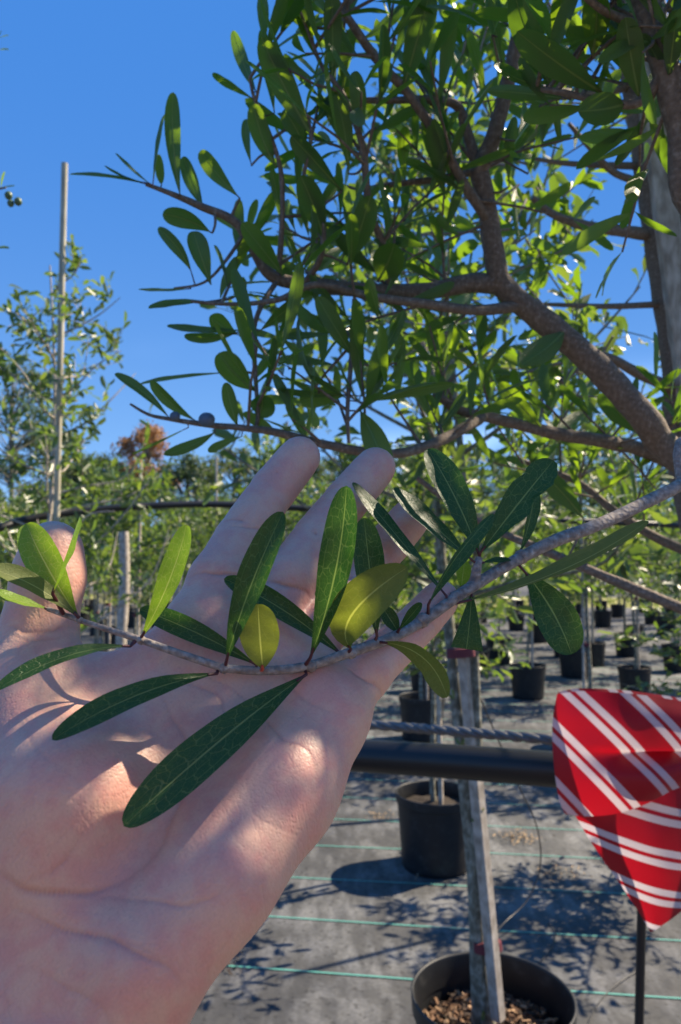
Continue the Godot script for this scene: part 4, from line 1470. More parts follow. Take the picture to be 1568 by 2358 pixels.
func make_main_tree() -> void:
	var foot := Vector3(0.80, 0, -0.52)
	var tree := thing("potted_tree", foot, "nearest tree, whose leafy limbs fill the sky and whose twig the hand holds", "tree", "potted trees standing in view")
	put("pot", pot_mesh(0.205, 0.37), tree)
	put("soil", mesh_of([[soil_mesh(0.18, 0.30, 55), M["soil"]]]), tree)
	var tr := MB.new()
	tube(tr, spline([Vector3(0, 0.28, 0), Vector3(-0.01, 0.9, 0.01), Vector3(0.01, 1.5, 0), Vector3(0, 2.1, 0.02), Vector3(-0.03, 2.9, 0)], 8), 0.027, 0.007, 12, 0.05)
	put("trunk", mesh_of([[tr, M["bark"]]]), tree)
	var r := RandomNumberGenerator.new()
	r.seed = 4242
	# --- the thick limb with its fork
	var nodes := []
	for k in 5:
		var b := MeshInstance3D.new()
		b.name = "branch"
		tree.add_child(b, true)
		nodes.append(b)
	var woods := []
	for k in 5:
		woods.append(MB.new())
	var thick: MeshInstance3D = nodes[0]
	var o := foot
	var wm: MB = woods[0]
	limb(thick, wm, [foot + Vector3(0, 1.3, 0), Vector3(0.58, 1.48, -0.66), [1600, 1082, 0.76], [1480, 958, 0.75], [1380, 850, 0.745], [1280, 762, 0.74], [1190, 690, 0.735], [1140, 640, 0.73]], 0.0165, 0.0110, o, 14, 0.05)
	limb(thick, wm, [[1150, 650, 0.73], [1136, 575, 0.725], [1120, 470, 0.72], [1102, 390, 0.715]], 0.0105, 0.0090, o, 12, 0.05)
	limb(thick, wm, [[1100, 398, 0.715], [1134, 320, 0.70], [1163, 215, 0.685], [1188, 100, 0.67], [1210, -40, 0.65], [1225, -200, 0.64]], 0.0085, 0.0048, o, 10, 0.05)
	limb(thick, wm, [[1104, 400, 0.715], [1076, 310, 0.71], [1052, 244, 0.70], [990, 229, 0.69], [905, 231, 0.68], [828, 231, 0.67]], 0.0058, 0.0026, o, 8, 0.06)
	limb(thick, wm, [[1134, 520, 0.722], [1072, 430, 0.70], [1012, 322, 0.68], [940, 216, 0.66], [872, 142, 0.645], [808, 52, 0.63], [790, 20, 0.63]], 0.0052, 0.0032, o, 8, 0.07)
	limb(thick, wm, [[1100, 392, 0.715], [1010, 412, 0.72], [905, 424, 0.73], [828, 438, 0.74]], 0.0040, 0.0022, o, 7, 0.05)
	# --- the two limbs that run level towards the hand's side
	wm = woods[1]
	var level: MeshInstance3D = nodes[1]
	limb(level, wm, [[1160, 655, 0.732], [1080, 652, 0.73], [1000, 668, 0.725], [900, 672, 0.715], [760, 660, 0.70], [635, 640, 0.685], [585, 575, 0.675], [540, 510, 0.665], [460, 474, 0.655], [400, 448, 0.645], [336, 424, 0.64]], 0.0100, 0.0016, o, 10, 0.05)
	limb(level, wm, [[1205, 702, 0.735], [1100, 714, 0.71], [980, 700, 0.69], [850, 682, 0.67], [728, 655, 0.655], [640, 690, 0.65], [540, 700, 0.645], [440, 694, 0.64]], 0.0058, 0.0012, o, 9, 0.05)
	limb(level, wm, [[817, 690, 0.668], [812, 780, 0.655], [806, 860, 0.645], [800, 945, 0.64], [803, 1020, 0.64]], 0.0026, 0.0017, o, 8, 0.08)
	limb(level, wm, [[640, 645, 0.685], [604, 700, 0.67], [585, 760, 0.665], [588, 860, 0.66], [594, 955, 0.66], [588, 985, 0.66]], 0.0026, 0.0018, o, 7, 0.08)
	limb(level, wm, [[560, 540, 0.67], [520, 600, 0.66], [470, 650, 0.65], [400, 664, 0.645]], 0.0018, 0.001, o, 6)
	limb(level, wm, [[700, 655, 0.69], [735, 600, 0.67], [745, 545, 0.66], [740, 480, 0.65], [700, 420, 0.64], [716, 310, 0.63], [690, 230, 0.63]], 0.0032, 0.0014, o, 7, 0.06)
	limb(level, wm, [[900, 668, 0.715], [880, 560, 0.69], [850, 480, 0.67], [835, 340, 0.65], [800, 240, 0.64], [770, 190, 0.63], [735, 140, 0.63], [700, 40, 0.63]], 0.0042, 0.0015, o, 8, 0.06)
	limb(level, wm, [[640, 640, 0.685], [650, 500, 0.67], [645, 385, 0.66], [610, 280, 0.65], [586, 228, 0.645], [575, 180, 0.64]], 0.0028, 0.0012, o, 7, 0.06)
	# --- the lower limb that carries the berries
	wm = woods[2]
	var low: MeshInstance3D = nodes[2]
	limb(low, wm, [foot + Vector3(0, 1.42, 0.0), Vector3(0.56, 1.55, -0.72), [1540, 1062, 0.84], [1400, 1018, 0.82], [1280, 998, 0.80], [1150, 966, 0.78], [1060, 945, 0.76], [1000, 905, 0.75]], 0.0105, 0.0040, o, 9, 0.06)
	limb(low, wm, [[1110, 958, 0.77], [1080, 978, 0.74], [1000, 1020, 0.70], [900, 1045, 0.665], [762, 1026, 0.655], [640, 996, 0.65], [560, 985, 0.645], [480, 978, 0.64], [400, 966, 0.635], [345, 955, 0.63], [300, 930, 0.63]], 0.0062, 0.0010, o, 8, 0.06)
	limb(low, wm, [foot + Vector3(0, 1.35, 0.02), Vector3(0.5, 1.45, -0.66), [1568, 1400, 0.66], [1400, 1330, 0.68], [1240, 1262, 0.70], [1130, 1215, 0.72], [1040, 1160, 0.72], [960, 1100, 0.72]], 0.0065, 0.0025, o, 8, 0.06)
	limb(low, wm, [foot + Vector3(0, 1.4, 0.02), Vector3(0.55, 1.52, -0.8), [1560, 1260, 0.9], [1420, 1180, 0.92], [1330, 1110, 0.94], [1200, 1060, 0.95]], 0.008, 0.003, o, 8, 0.06)
	# --- the limb crossing the top corner
	wm = woods[3]
	var corner: MeshInstance3D = nodes[3]
	limb(corner, wm, [foot + Vector3(0, 1.55, 0.02), Vector3(0.42, 1.72, -0.5), [1640, 520, 0.50], [1568, 288, 0.49], [1535, 170, 0.485], [1490, 20, 0.48], [1450, -120, 0.48]], 0.0108, 0.0075, o, 12, 0.05)
	limb(corner, wm, [[1530, 160, 0.485], [1470, 236, 0.49], [1380, 232, 0.495], [1290, 212, 0.50], [1230, 205, 0.51]], 0.0036, 0.0016, o, 8, 0.06)
	limb(corner, wm, [[1535, 200, 0.485], [1580, 150, 0.48], [1600, 60, 0.47]], 0.004, 0.002, o, 8, 0.06)
	limb(corner, wm, [[1508, 70, 0.485], [1400, 30, 0.47], [1320, -30, 0.46]], 0.003, 0.002, o, 8, 0.06)
	# --- limbs above and beyond the frame that shade the hand
	limb(corner, wm, [foot + Vector3(0, 1.95, 0), Vector3(0.62, 2.1, -0.5), Vector3(0.45, 2.08, -0.48), Vector3(0.3, 1.98, -0.42), Vector3(0.2, 1.98, -0.36)], 0.008, 0.002, o, 8, 0.05)
	limb(corner, wm, [foot + Vector3(0, 2.1, 0), Vector3(0.6, 2.3, -0.6), Vector3(0.42, 2.3, -0.62)], 0.008, 0.002, o, 8, 0.05)
	limb(corner, wm, [foot + Vector3(0, 1.75, 0), Vector3(0.65, 1.85, -0.45), Vector3(0.45, 1.82, -0.38), Vector3(0.33, 1.8, -0.35)], 0.007, 0.002, o, 8, 0.05)
	# --- the held twig
	wm = woods[4]
	var held: MeshInstance3D = nodes[4]
	limb(held, wm, [foot + Vector3(0, 1.28, 0.02), Vector3(0.52, 1.46, -0.48), [1720, 1060, 0.37], [1568, 1116, 0.345]], 0.0046, 0.0030, o, 10, 0.05)
	limb(held, wm, [[1568, 1116, 0.345], [1400, 1198, 0.315], [1290, 1240, 0.300], [1200, 1283, 0.286], [1100, 1342, 0.270], [1040, 1382, 0.260], [970, 1432, 0.250]], 0.0029, 0.0018, o, 10, 0.05)
	limb(held, wm, [[970, 1432, 0.250], [900, 1468, 0.240], [800, 1504, 0.229], [700, 1535, 0.221], [600, 1544, 0.216], [510, 1537, 0.213]], 0.0018, 0.0012, o, 10, 0.05)
	limb(held, wm, [[510, 1537, 0.213], [430, 1510, 0.2125], [330, 1475, 0.214], [240, 1446, 0.217], [180, 1426, 0.219], [110, 1402, 0.221]], 0.0012, 0.0007, o, 9, 0.05)
	for q in [[972, 1428, 0.250, 0.0027], [1200, 1282, 0.286, 0.003], [716, 1534, 0.2215, 0.0019], [516, 1538, 0.213, 0.0017], [326, 1474, 0.214, 0.0014], [808, 1503, 0.2295, 0.0020], [185, 1428, 0.2185, 0.0011], [1050, 1376, 0.262, 0.0027]]:
		ball(wm, pt(q[0], q[1], q[2]) - o, Vector3.ONE * q[3], 9)   # nodes
	limb(held, wm, [[1092, 1346, 0.269], [1098, 1310, 0.270], [1103, 1285, 0.272]], 0.0022, 0.0014, o, 7, 0.06)
	for k in 5:
		nodes[k].mesh = mesh_of([[woods[k], M["twig"] if k == 4 else M["bark"]]])
	nodes[4].set_meta("label", "twig held in front of the palm")
	# leaves of the held twig: path points, half width in print px at the mean depth, material, fold, turn of the face, kind
	var cam_z := eye_basis.z
	var hl := [
		[[180, 1420, 0.2185], [60, 1205, 0.222], 41, "young", 0.25, Vector3(0.1, 0.3, 1), 0, [0, 0, 0.002]],
		[[121, 1366, 0.212], [184, 1188, 0.214], 38, "young", 0.3, Vector3(0.92, 0.2, -0.34), 0, [0, 0, 0]],
		[[182, 1421, 0.218], [-25, 1308, 0.205], 30, "under", 0.3, Vector3(0.1, 0.7, 0.6), 0, [0, 0.002, 0]],
		[[112, 1402, 0.221], [-30, 1362, 0.212], 22, "young", 0.2, Vector3(0, 0.9, 0.5), 0, [0, 0, 0]],
		[[325, 1468, 0.2135], [430, 1208, 0.209], 30, "young", 0.25, Vector3(-0.25, 0.1, 1), 0, [0.002, 0, 0.003]],
		[[300, 1487, 0.2130], [-15, 1592, 0.190], 25, "held", 0.3, Vector3(-0.1, 0.75, 0.7), 0, [0, 0.003, 0]],
		[[592, 1531, 0.2155], [322, 1402, 0.2195], 27, "held", 0.25, Vector3(0, 0.3, 1), 0, [0, 0.001, 0]],
		[[521, 1523, 0.2115], [652, 1178, 0.203], 39, "held", 0.35, Vector3(-0.3, 0.1, 1), 0, [-0.001, 0, 0.002]],
		[[605, 1540, 0.2135], [594, 1390, 0.2100], 46, "under", 0.15, Vector3(0, -0.2, 1), 1, [0, 0, 0.001]],
		[[500, 1550, 0.2120], [120, 1703, 0.176], 31, "held", 0.3, Vector3(-0.1, 0.5, 1), 0, [0, 0.003, 0.002]],
		[[706, 1552, 0.2195], [285, 1902, 0.176], 50, "held", 0.25, Vector3(-0.1, 0.35, 1), 0, [0, 0.002, 0.003]],
		[[714, 1515, 0.2185], [798, 1118, 0.206], 44, "held", 0.45, Vector3(-0.25, 0.1, 1), 0, [0.002, 0, 0.002]],
		[[790, 1510, 0.2285], [516, 1332, 0.2270], 29, "held", 0.3, Vector3(0.1, 0.4, 1), 0, [0, 0.002, -0.001]],
		[[808, 1494, 0.2265], [938, 1306, 0.2040], 56, "under", 0.4, Vector3(-0.35, -0.1, 1), 0, [-0.0075, -0.001, 0.002]],
		[[868, 1465, 0.2350], [838, 1192, 0.2330], 36, "held", 0.2, Vector3(0.1, 0.2, 1), 0, [0, 0, 0.001]],
		[[986, 1392, 0.2490], [1136, 1182, 0.2460], 31, "held", 0.3, Vector3(0.95, 0.4, -0.15), 0, [-0.002, 0.0, 0]],
		[[1106, 1272, 0.2710], [1274, 1060, 0.2760], 41, "held", 0.25, Vector3(-0.3, 0.2, 1), 3, [0, 0.001, 0.002]],
		[[1103, 1278, 0.2725], [984, 1033, 0.2820], 39, "held", 0.25, Vector3(0.3, 0.1, 1), 0, [0.001, 0, 0.003]],
		[[1090, 1292, 0.2700], [904, 1124, 0.2725], 36, "held", 0.08, Vector3(0.48, 0.62, 0.62), 0, [0, 0, 0]],
		[[1028, 1372, 0.2585], [812, 1110, 0.2720], 26, "held", 0.08, Vector3(0.48, 0.62, 0.62), 0, [0, 0, 0]],
		[[918, 1450, 0.2400], [971, 1388, 0.2360], 13, "held", 0.3, Vector3(-0.4, 0.2, 0.9), 0, [0, 0, 0]],
		[[918, 1456, 0.2420], [880, 1396, 0.2420], 19, "held", 0.3, Vector3(0.2, 0.1, 1), 1, [0, 0, 0]],
		[[878, 1478, 0.2345], [1029, 1606, 0.2190], 36, "under", 0.2, Vector3(-0.3, -0.5, 0.8), 0, [0.003, 0.0035, 0]],
		[[1086, 1366, 0.2670], [1074, 1494, 0.2610], 37, "held", 0.12, Vector3(0, -0.1, 1), 2, [0, 0, 0.001]],
		[[1208, 1316, 0.2840], [1316, 1506, 0.2760], 48, "held", 0.15, Vector3(0.1, -0.1, 1), 0, [0.001, 0.001, 0.002]],
		[[1052, 1388, 0.2600], [1492, 1199, 0.2790], 36, "under", 0.25, Vector3(0.25, 0.95, 0.1), 0, [0.002, -0.0035, 0]],
		[[1196, 1273, 0.2870], [1232, 1118, 0.2930], 22, "held", 0.3, Vector3(0.6, 0.1, 0.7), 0, [0.001, 0, 0]],
		[[1062, 1352, 0.2900], [1070, 1290, 0.2900], 18, "young", 0.2, Vector3(0.2, 0.1, 1), 1, [0, 0, 0]],
		[[1110, 1295, 0.2720], [1175, 1288, 0.2800], 12, "held", 0.3, Vector3(0, 0.8, 0.5), 0, [0, 0, 0]]]
	for q in hl:
		var a := pt(q[0][0], q[0][1], q[0][2])
		var b := pt(q[1][0], q[1][1], q[1][2])
		var w: float = q[2] / FOCAL * (q[0][2] + q[1][2]) * 0.5
		var best := Vector3.ZERO
		var bd := 1.0
		for lp in limb_points:
			if lp[2] == held and lp[0].distance_to(a) < bd:
				bd = lp[0].distance_to(a)
				best = lp[0]
		place_leaf(held, o, a, b, w, eye_basis * q[5].normalized(), q[3], q[4], eye_basis * Vector3(q[7][0], q[7][1], q[7][2]), q[6], 18, "petiole_red" if q[0][0] == 605 else "petiole", 0.0, 8, best)
	# signature leaves against the sky: base, tip, half width, depth of base and tip, face
	var sky_leaves := [
		[415, 450, 399, 212, 23, 0.640, 0.625, 0, 0], [352, 424, 380, 262, 17, 0.638, 0.640, 1.25, 0], [338, 424, 160, 402, 17, 0.638, 0.62, 1.3, 0], [336, 420, 240, 381, 10, 0.638, 0.63, 1.2, 0], [348, 424, 265, 352, 14, 0.638, 0.64, 1.3, 0],
		[372, 425, 366, 355, 11, 0.65, 0.65, 0.2, 1], [468, 476, 422, 360, 22, 0.655, 0.66, 0.3, 0], [484, 534, 374, 494, 26, 0.655, 0.63, 0.2, 0], [440, 624, 364, 524, 18, 0.65, 0.64, 0.3, 0], [486, 655, 446, 532, 29, 0.65, 0.64, -0.2, 0],
		[440, 664, 318, 666, 14, 0.645, 0.64, 1.2, 0], [482, 694, 342, 710, 18, 0.645, 0.63, 0.9, 0], [562, 760, 384, 750, 18, 0.66, 0.64, 0.9, 0], [544, 766, 424, 773, 15, 0.66, 0.66, 0.3, 0], [548, 452, 462, 346, 24, 0.66, 0.66, 0.3, 0],
		[584, 228, 489, 168, 15, 0.645, 0.63, 0.8, 0], [590, 212, 536, 70, 18, 0.645, 0.66, 0.2, 0], [632, 260, 603, 68, 20, 0.65, 0.65, 0.3, 0], [636, 384, 584, 238, 28, 0.66, 0.64, 0.1, 0], [578, 376, 566, 274, 13, 0.66, 0.67, 0.3, 0],
		[716, 310, 602, 86, 38, 0.63, 0.60, 0.1, 0], [698, 332, 652, 254, 24, 0.64, 0.63, 0, 1], [782, 434, 670, 312, 27, 0.65, 0.62, 0.3, 0], [746, 552, 692, 404, 36, 0.66, 0.63, 0.0, 0], [802, 602, 853, 450, 37, 0.665, 0.63, 0.1, 0],
		[872, 644, 908, 560, 40, 0.69, 0.66, 0.0, 1], [652, 634, 556, 514, 30, 0.675, 0.63, 0.35, 0], [732, 140, 686, 8, 19, 0.63, 0.62, 0.3, 0], [764, 190, 763, -25, 26, 0.63, 0.60, 0.1, 0], [790, 208, 784, 60, 17, 0.64, 0.64, 0.4, 0],
		[826, 320, 815, 164, 24, 0.65, 0.63, 0.2, 0], [802, 392, 772, 218, 25, 0.655, 0.63, 0.1, 0], [928, 205, 992, -25, 38, 0.655, 0.61, 0.1, 0], [900, 160, 940, 20, 18, 0.65, 0.66, 0.8, 0], [1266, 192, 1182, -20, 42, 0.51, 0.48, 0.2, 0],
		[1268, 90, 1292, -20, 28, 0.52, 0.50, 0.2, 0], [1362, 130, 1372, -30, 40, 0.49, 0.46, 0.1, 0], [1388, 214, 1190, 72, 44, 0.495, 0.46, 0.5, 0], [1436, 240, 1330, 256, 38, 0.49, 0.47, 0.0, 1], [1172, 422, 1186, 268, 17, 0.70, 0.69, 0.3, 0],
		[1218, 392, 1284, 226, 18, 0.68, 0.66, 0.7, 0], [1206, 320, 1254, 226, 22, 0.68, 0.67, 0.2, 0], [1032, 352, 1138, 178, 20, 0.69, 0.65, 1.25, 0], [1266, 206, 1136, 150, 24, 0.51, 0.49, 0.7, 0], [934, 422, 936, 290, 18, 0.73, 0.72, 0.1, 0],
		[1472, 226, 1440, 40, 36, 0.49, 0.46, 0.2, 0], [1514, 120, 1562, 20, 30, 0.48, 0.46, 0.1, 0], [1540, 182, 1556, 40, 28, 0.48, 0.45, 0.3, 0], 
		[390, 962, 264, 860, 16, 0.635, 0.62, 0.4, 0], [450, 968, 348, 876, 18, 0.64, 0.63, 0.3, 0], [547, 980, 520, 880, 20, 0.645, 0.64, 0.1, 0], [590, 960, 602, 908, 34, 0.66, 0.65, 0.0, 1], [588, 900, 504, 812, 38, 0.66, 0.64, 0.1, 0],
		[522, 857, 322, 885, 18, 0.66, 0.64, 1.25, 0], [496, 994, 377, 1047, 17, 0.645, 0.62, 0.3, 0], [434, 984, 304, 1045, 11, 0.64, 0.63, 1.25, 0], [556, 1005, 480, 1041, 13, 0.645, 0.63, 0.3, 0], [548, 770, 484, 726, 26, 0.665, 0.65, 0.2, 0],
		[812, 818, 730, 682, 28, 0.655, 0.63, 0.3, 0], [834, 912, 820, 722, 24, 0.645, 0.62, 0.5, 0], [830, 946, 894, 1088, 35, 0.64, 0.60, 0.1, 0], [836, 926, 1046, 884, 19, 0.64, 0.65, 0.6, 0], [792, 908, 640, 894, 15, 0.64, 0.63, 0.9, 0],
		[798, 918, 716, 864, 14, 0.64, 0.62, 0.9, 0], [792, 912, 690, 925, 28, 0.645, 0.66, 0.2, 0], [600, 760, 690, 690, 22, 0.665, 0.65, 0.5, 0], [640, 1000, 560, 950, 18, 0.65, 0.66, 0.3, 0], [700, 1015, 660, 930, 18, 0.655, 0.67, 0.3, 0],
		[1480, 1000, 1380, 905, 30, 0.80, 0.78, 0.6, 0], [1250, 990, 1150, 880, 26, 0.79, 0.77, 0.3, 0], [1300, 760, 1200, 840, 36, 0.73, 0.70, 0.2, 0], [1340, 1190, 1240, 1080, 30, 0.7, 0.68, 0.3, 0]]
	for q in sky_leaves:
		var a := pt(q[0], q[1], q[5])
		var b := pt(q[2], q[3], q[6])
		var w: float = q[4] * (0.84 if q[8] == 0 else 0.95) / FOCAL * (q[5] + q[6]) * 0.5
		var best := a
		var bd := 9.0
		var own: Node3D = level
		for lp in limb_points:
			var dd: float = lp[0].distance_to(a)
			if dd < bd and lp[2] != held:
				bd = dd
				best = lp[0]
				own = lp[2]
		var t := (b - a).normalized()
		var toward := (EYE - a).normalized()
		var face := (toward - t * toward.dot(t)).normalized().rotated(t, q[7] * (1.0 if r.randf() < 0.5 else -1.0))
		face = (face + Vector3.UP * 0.1).normalized()
		var lk: String = ["leaf", "leaf_b", "leaf_c"][r.randi() % 3]
		place_leaf(own, o, a, b, w, face, lk, r.randf_range(0.15, 0.4), (toward * r.randf_range(-0.004, 0.004) + rand_dir(r) * 0.003), q[8], 12, "petiole", 0.0, 4, best if bd < 0.014 else Vector3.ZERO)
		if bd >= 0.014:
			var tw := MB.new()
			var st := a - t * a.distance_to(b) * 0.05
			tube(tw, spline([best - best, (st - best) * 0.5 + rand_dir(r) * 0.004, st - best], 4), 0.0014, 0.0009, 6, 0.06)
			put("twig", mesh_of([[tw, M["bark"]]]), own, best - o)
	# twigs with paired leaves along the limbs; the nearest leaves are parts, the rest one mass
	var shapes := []
	for k in 9:
		var mb := MB.new()
		var rb := MB.new()
		var pm := MB.new()
		var ln := leaf_line(Vector3.ZERO, Vector3(0, 1, 0), Vector3(r.randf_range(-0.03, 0.03), 0, r.randf_range(-0.03, 0.08)), 9)
		blade(mb, rb, ln, Vector3(0, 0, 1), r.randf_range(0.075, 0.105), r.randf_range(0.1, 0.5), 4, 1 if k == 4 else 0, r.randf_range(-0.3, 0.3))
		tube(pm, PackedVector3Array([Vector3(0, -0.06, 0), Vector3(0, -0.02, 0), Vector3(0, 0.02, 0)]), 0.012, 0.009, 5)
		shapes.append(mesh_of([[mb, M[["leaf", "leaf_b", "leaf_c"][k % 3]]], [rb, M["rib"]], [pm, M["petiole"]]]))
	var gaps := []
	for q in [[140, 1632, 3.5], [210, 1605, 4], [270, 1578, 3.5], [365, 1715, 4.5], [400, 1735, 3], [215, 1785, 4], [270, 1830, 3], [430, 1880, 4.5], [310, 1985, 4], [715, 1805, 5], [665, 1848, 4.5], [610, 1895, 4], [165, 1300, 5], [110, 1535, 3.5], [716, 1556, 3]]:
		gaps.append([march(q[0], q[1]), q[2] * 0.00145])
	for q in [[80, 1250, 0.221, 8], [130, 1350, 0.22, 4], [385, 1290, 0.211, 9], [350, 1400, 0.212, 7], [160, 1260, 0.213, 6], [60, 1345, 0.21, 7], [840, 1350, 0.213, 4], [790, 1230, 0.21, 4], [760, 1400, 0.213, 4], [940, 1155, 0.27, 9], [1180, 1180, 0.273, 5], [1030, 1100, 0.28, 4], [870, 1180, 0.267, 8], [1000, 1215, 0.27, 6], [840, 1140, 0.27, 6]]:
		gaps.append([pt(q[0], q[1], q[2]), q[3] * 0.001])
	var sources := []
	for lp in limb_points:
		if lp[2] != held and lp[1] < 0.0095:
			sources.append(lp)
	var made := 0
	var masses := [MB.new(), MB.new(), MB.new()]
	var mass_twigs := MB.new()
	var clear := [[0, 0, 470, 2357], [560, 1010, 1060, 2357], [0, 0, 560, 330], [1060, 1060, 1568, 2357], [1080, 380, 1180, 640], [1150, 620, 1290, 760], [1270, 740, 1420, 900], [1400, 880, 1568, 1060]]
	var crowd := {}
	for k in 620:
		var lp: Array = sources[r.randi() % sources.size()]
		var base: Vector3 = lp[0]
		var d := (rand_dir(r) + Vector3(-0.25, 0.55, 0.0)).normalized()
		var l := r.randf_range(0.04, 0.12)
		var tip := base + d * l
		var ax := d.cross(rand_dir(r)).normalized()
		var pairs := 2 + r.randi() % 3
		var jobs := []
		for s in pairs:
			var p := base.lerp(tip, (s + 1.0) / pairs)
			var out := ax.rotated(d, s * PI / 2 + r.randf_range(-0.3, 0.3))
			for e in [1.0, -1.0]:
				if r.randf() < 0.14:
					continue
				var ld: Vector3 = (d * r.randf_range(0.4, 1.0) + out * e * r.randf_range(0.5, 0.9) + Vector3.UP * 0.3).normalized()
				var face: Vector3 = (d * 0.5 - out * e * 0.3 + Vector3.UP * 0.5 + rand_dir(r) * 0.45).normalized()
				jobs.append([p, ld, face, r.randf_range(0.036, 0.066)])
		var okay := true
		var seen := false
		var thin := r.randf()
		var cells := []
		for j in jobs:
			for e in [0.0, 0.5, 1.0]:
				var c: Vector3 = eye_basis.inverse() * (j[0] + j[1] * j[3] * e - EYE)
				if c.z > -0.30:
					okay = false
				var sx := 784.0 + c.x / -c.z * FOCAL
				var sy := 1178.5 - c.y / -c.z * FOCAL
				if sx > -20 and sx < 1590 and sy > -20 and sy < 2380:
					seen = true
					for q in clear:
						if sx > q[0] and sx < q[2] and sy > q[1] and sy < q[3] and c.z > -0.78:
							okay = false
				for g in gaps:
					var rel: Vector3 = j[0] + j[1] * j[3] * e - g[0]
					if rel.dot(sun_dir) > 0.0 and (rel - sun_dir * rel.dot(sun_dir)).length() < g[1] + 0.008:
						okay = false
				if sx > 0 and sx < 1600 and sy > 1240:
					okay = false
				if e == 0.5:
					var cell := Vector2i(int(floor(sx / 78.0)), int(floor(sy / 78.0)))
					cells.append(cell)
					if seen and crowd.get(cell, 0) >= (4 if thin < 0.75 else 5):
						okay = false
		if not okay:
			continue
		for cell in cells:
			crowd[cell] = crowd.get(cell, 0) + 1
		var tw := MB.new()
		tube(tw, PackedVector3Array([base - base, (tip - base) * 0.5 + rand_dir(r) * 0.003, tip - base]), 0.0016, 0.0008, 5)
		if seen:
			put("twig", mesh_of([[tw, M["bark"]]]), lp[2], base - o)
		else:
			tube(mass_twigs, PackedVector3Array([base - o, tip - o]), 0.0016, 0.0008, 5)
		for j in jobs:
			if seen and made < 200:
				var lf := put("leaf", shapes[r.randi() % 9], lp[2], j[0] - o)
				var y: Vector3 = j[1]
				var z: Vector3 = (j[2] - y * j[2].dot(y)).normalized()
				lf.basis = Basis(y.cross(z), y, z).scaled_local(Vector3.ONE * j[3])
				made += 1
			else:
				var no_rib := MB.new()
				blade(masses[r.randi() % 3], no_rib, leaf_line(j[0] - o, j[0] + j[1] * j[3] - o, rand_dir(r) * 0.003, 6), j[2], j[3] * 0.105, 0.3, 2, 0, 0.0, false)
	# leaves beyond the frame, between the sun and the hand; sun comes through the gaps between them
	r.seed = 515
	var shade := 0
	var su := sun_dir.cross(Vector3.UP).normalized()
	var sv := su.cross(sun_dir)
	var cover := []   # each leaf's shadow: middle, long axis, half length, half width
	var wanted := []
	for y in range(1060, 2440, 24):
		for x in range(-70, 1090, 24):
			var p := march(x, y)
			if (p - EYE).length() > 0.42:
				continue
			var f := Vector2(p.dot(su), p.dot(sv))
			var lit := false
			for g in gaps:
				if f.distance_to(Vector2(g[0].dot(su), g[0].dot(sv))) < g[1] + 0.0015:
					lit = true
			if not lit:
				wanted.append([p, f])
	for w in wanted:
		var f: Vector2 = w[1]
		var dark := 0
		for q in cover:
			var rel: Vector2 = f - q[0]
			var a := rel.dot(q[1])
			if absf(a) < q[2] and absf(rel.dot(Vector2(-q[1].y, q[1].x))) < q[3]:
				dark += 1
		for attempt in 40:
			if dark > 2:
				break
			var c: Vector3 = w[0] + sun_dir * r.randf_range(0.46, 0.85) + rand_dir(r) * 0.006
			var v := eye_basis.inverse() * (c - EYE)
			var sx := 784.0 + v.x / -v.z * FOCAL
			var sy := 1178.5 - v.y / -v.z * FOCAL
			if v.z < -0.05 and sx > -160 and sx < 1700 and sy > -160:
				continue
			var l := r.randf_range(0.055, 0.085) * (1.0 if attempt < 10 else 0.55)
			var d := (rand_dir(r) + Vector3(-0.2, 0.2, 0)).normalized()
			var face := (sun_dir + rand_dir(r) * 0.55).normalized()
			face = (face - d * face.dot(d)).normalized()
			var half_w := l * 0.135
			var ax := Vector2(d.dot(su), d.dot(sv))
			var half_l := l * 0.5 * ax.length()
			ax = ax.normalized()
			var mid := Vector2(c.dot(su), c.dot(sv))
			var hw := half_w * absf(face.dot(sun_dir))
			var okay := half_l > 0.008
			for g in gaps:
				var rel := Vector2(g[0].dot(su), g[0].dot(sv)) - mid
				if absf(rel.dot(ax)) < half_l + g[1] and absf(rel.dot(Vector2(-ax.y, ax.x))) < hw + g[1]:
					okay = false
			if not okay:
				continue
			dark += 1
			shade += 1
			cover.append([mid, ax, half_l * 0.72, hw * 0.72])
			var no_rib := MB.new()
			blade(masses[r.randi() % 3], no_rib, leaf_line(c - d * l * 0.5 - o, c + d * l * 0.5 - o, rand_dir(r) * 0.002, 6), face, half_w, 0.2, 2, 0, 0.0, false)
			tube(mass_twigs, PackedVector3Array([c - d * l * 0.5 - o, c - d * (l * 0.5 + 0.03) + Vector3(0.02, 0.0, 0) - o]), 0.001, 0.001, 4)
	var beyond := 0
	for k in 2600:
		if beyond > 720:
			break
		var target := pt(r.randf_range(450, 1568), r.randf_range(-100, 1150), r.randf_range(0.5, 1.0))
		var c := target + sun_dir * r.randf_range(0.25, 1.3)
		var v := eye_basis.inverse() * (c - EYE)
		if v.z > -0.25:
			continue
		var sx := 784.0 + v.x / -v.z * FOCAL
		var sy := 1178.5 - v.y / -v.z * FOCAL
		if sx > -200 and sx < 1760 and sy > -200:
			continue
		var okay := true
		for g in gaps:
			var rel: Vector3 = c - g[0]
			if (rel - sun_dir * rel.dot(sun_dir)).length() < g[1] + 0.04:
				okay = false
		if not okay:
			continue
		beyond += 1
		var d := (rand_dir(r) + Vector3(-0.2, 0.4, 0)).normalized()
		var l := r.randf_range(0.06, 0.09)
		var no_rib := MB.new()
		blade(masses[r.randi() % 3], no_rib, leaf_line(c - o, c + d * l - o, rand_dir(r) * 0.004, 5), (Vector3.UP + rand_dir(r)).normalized(), l * 0.13, 0.25, 2, 0, 0.0, false)
		tube(mass_twigs, PackedVector3Array([c - o, c - d * 0.03 + Vector3(0.02, -0.01, 0) - o]), 0.001, 0.001, 4)
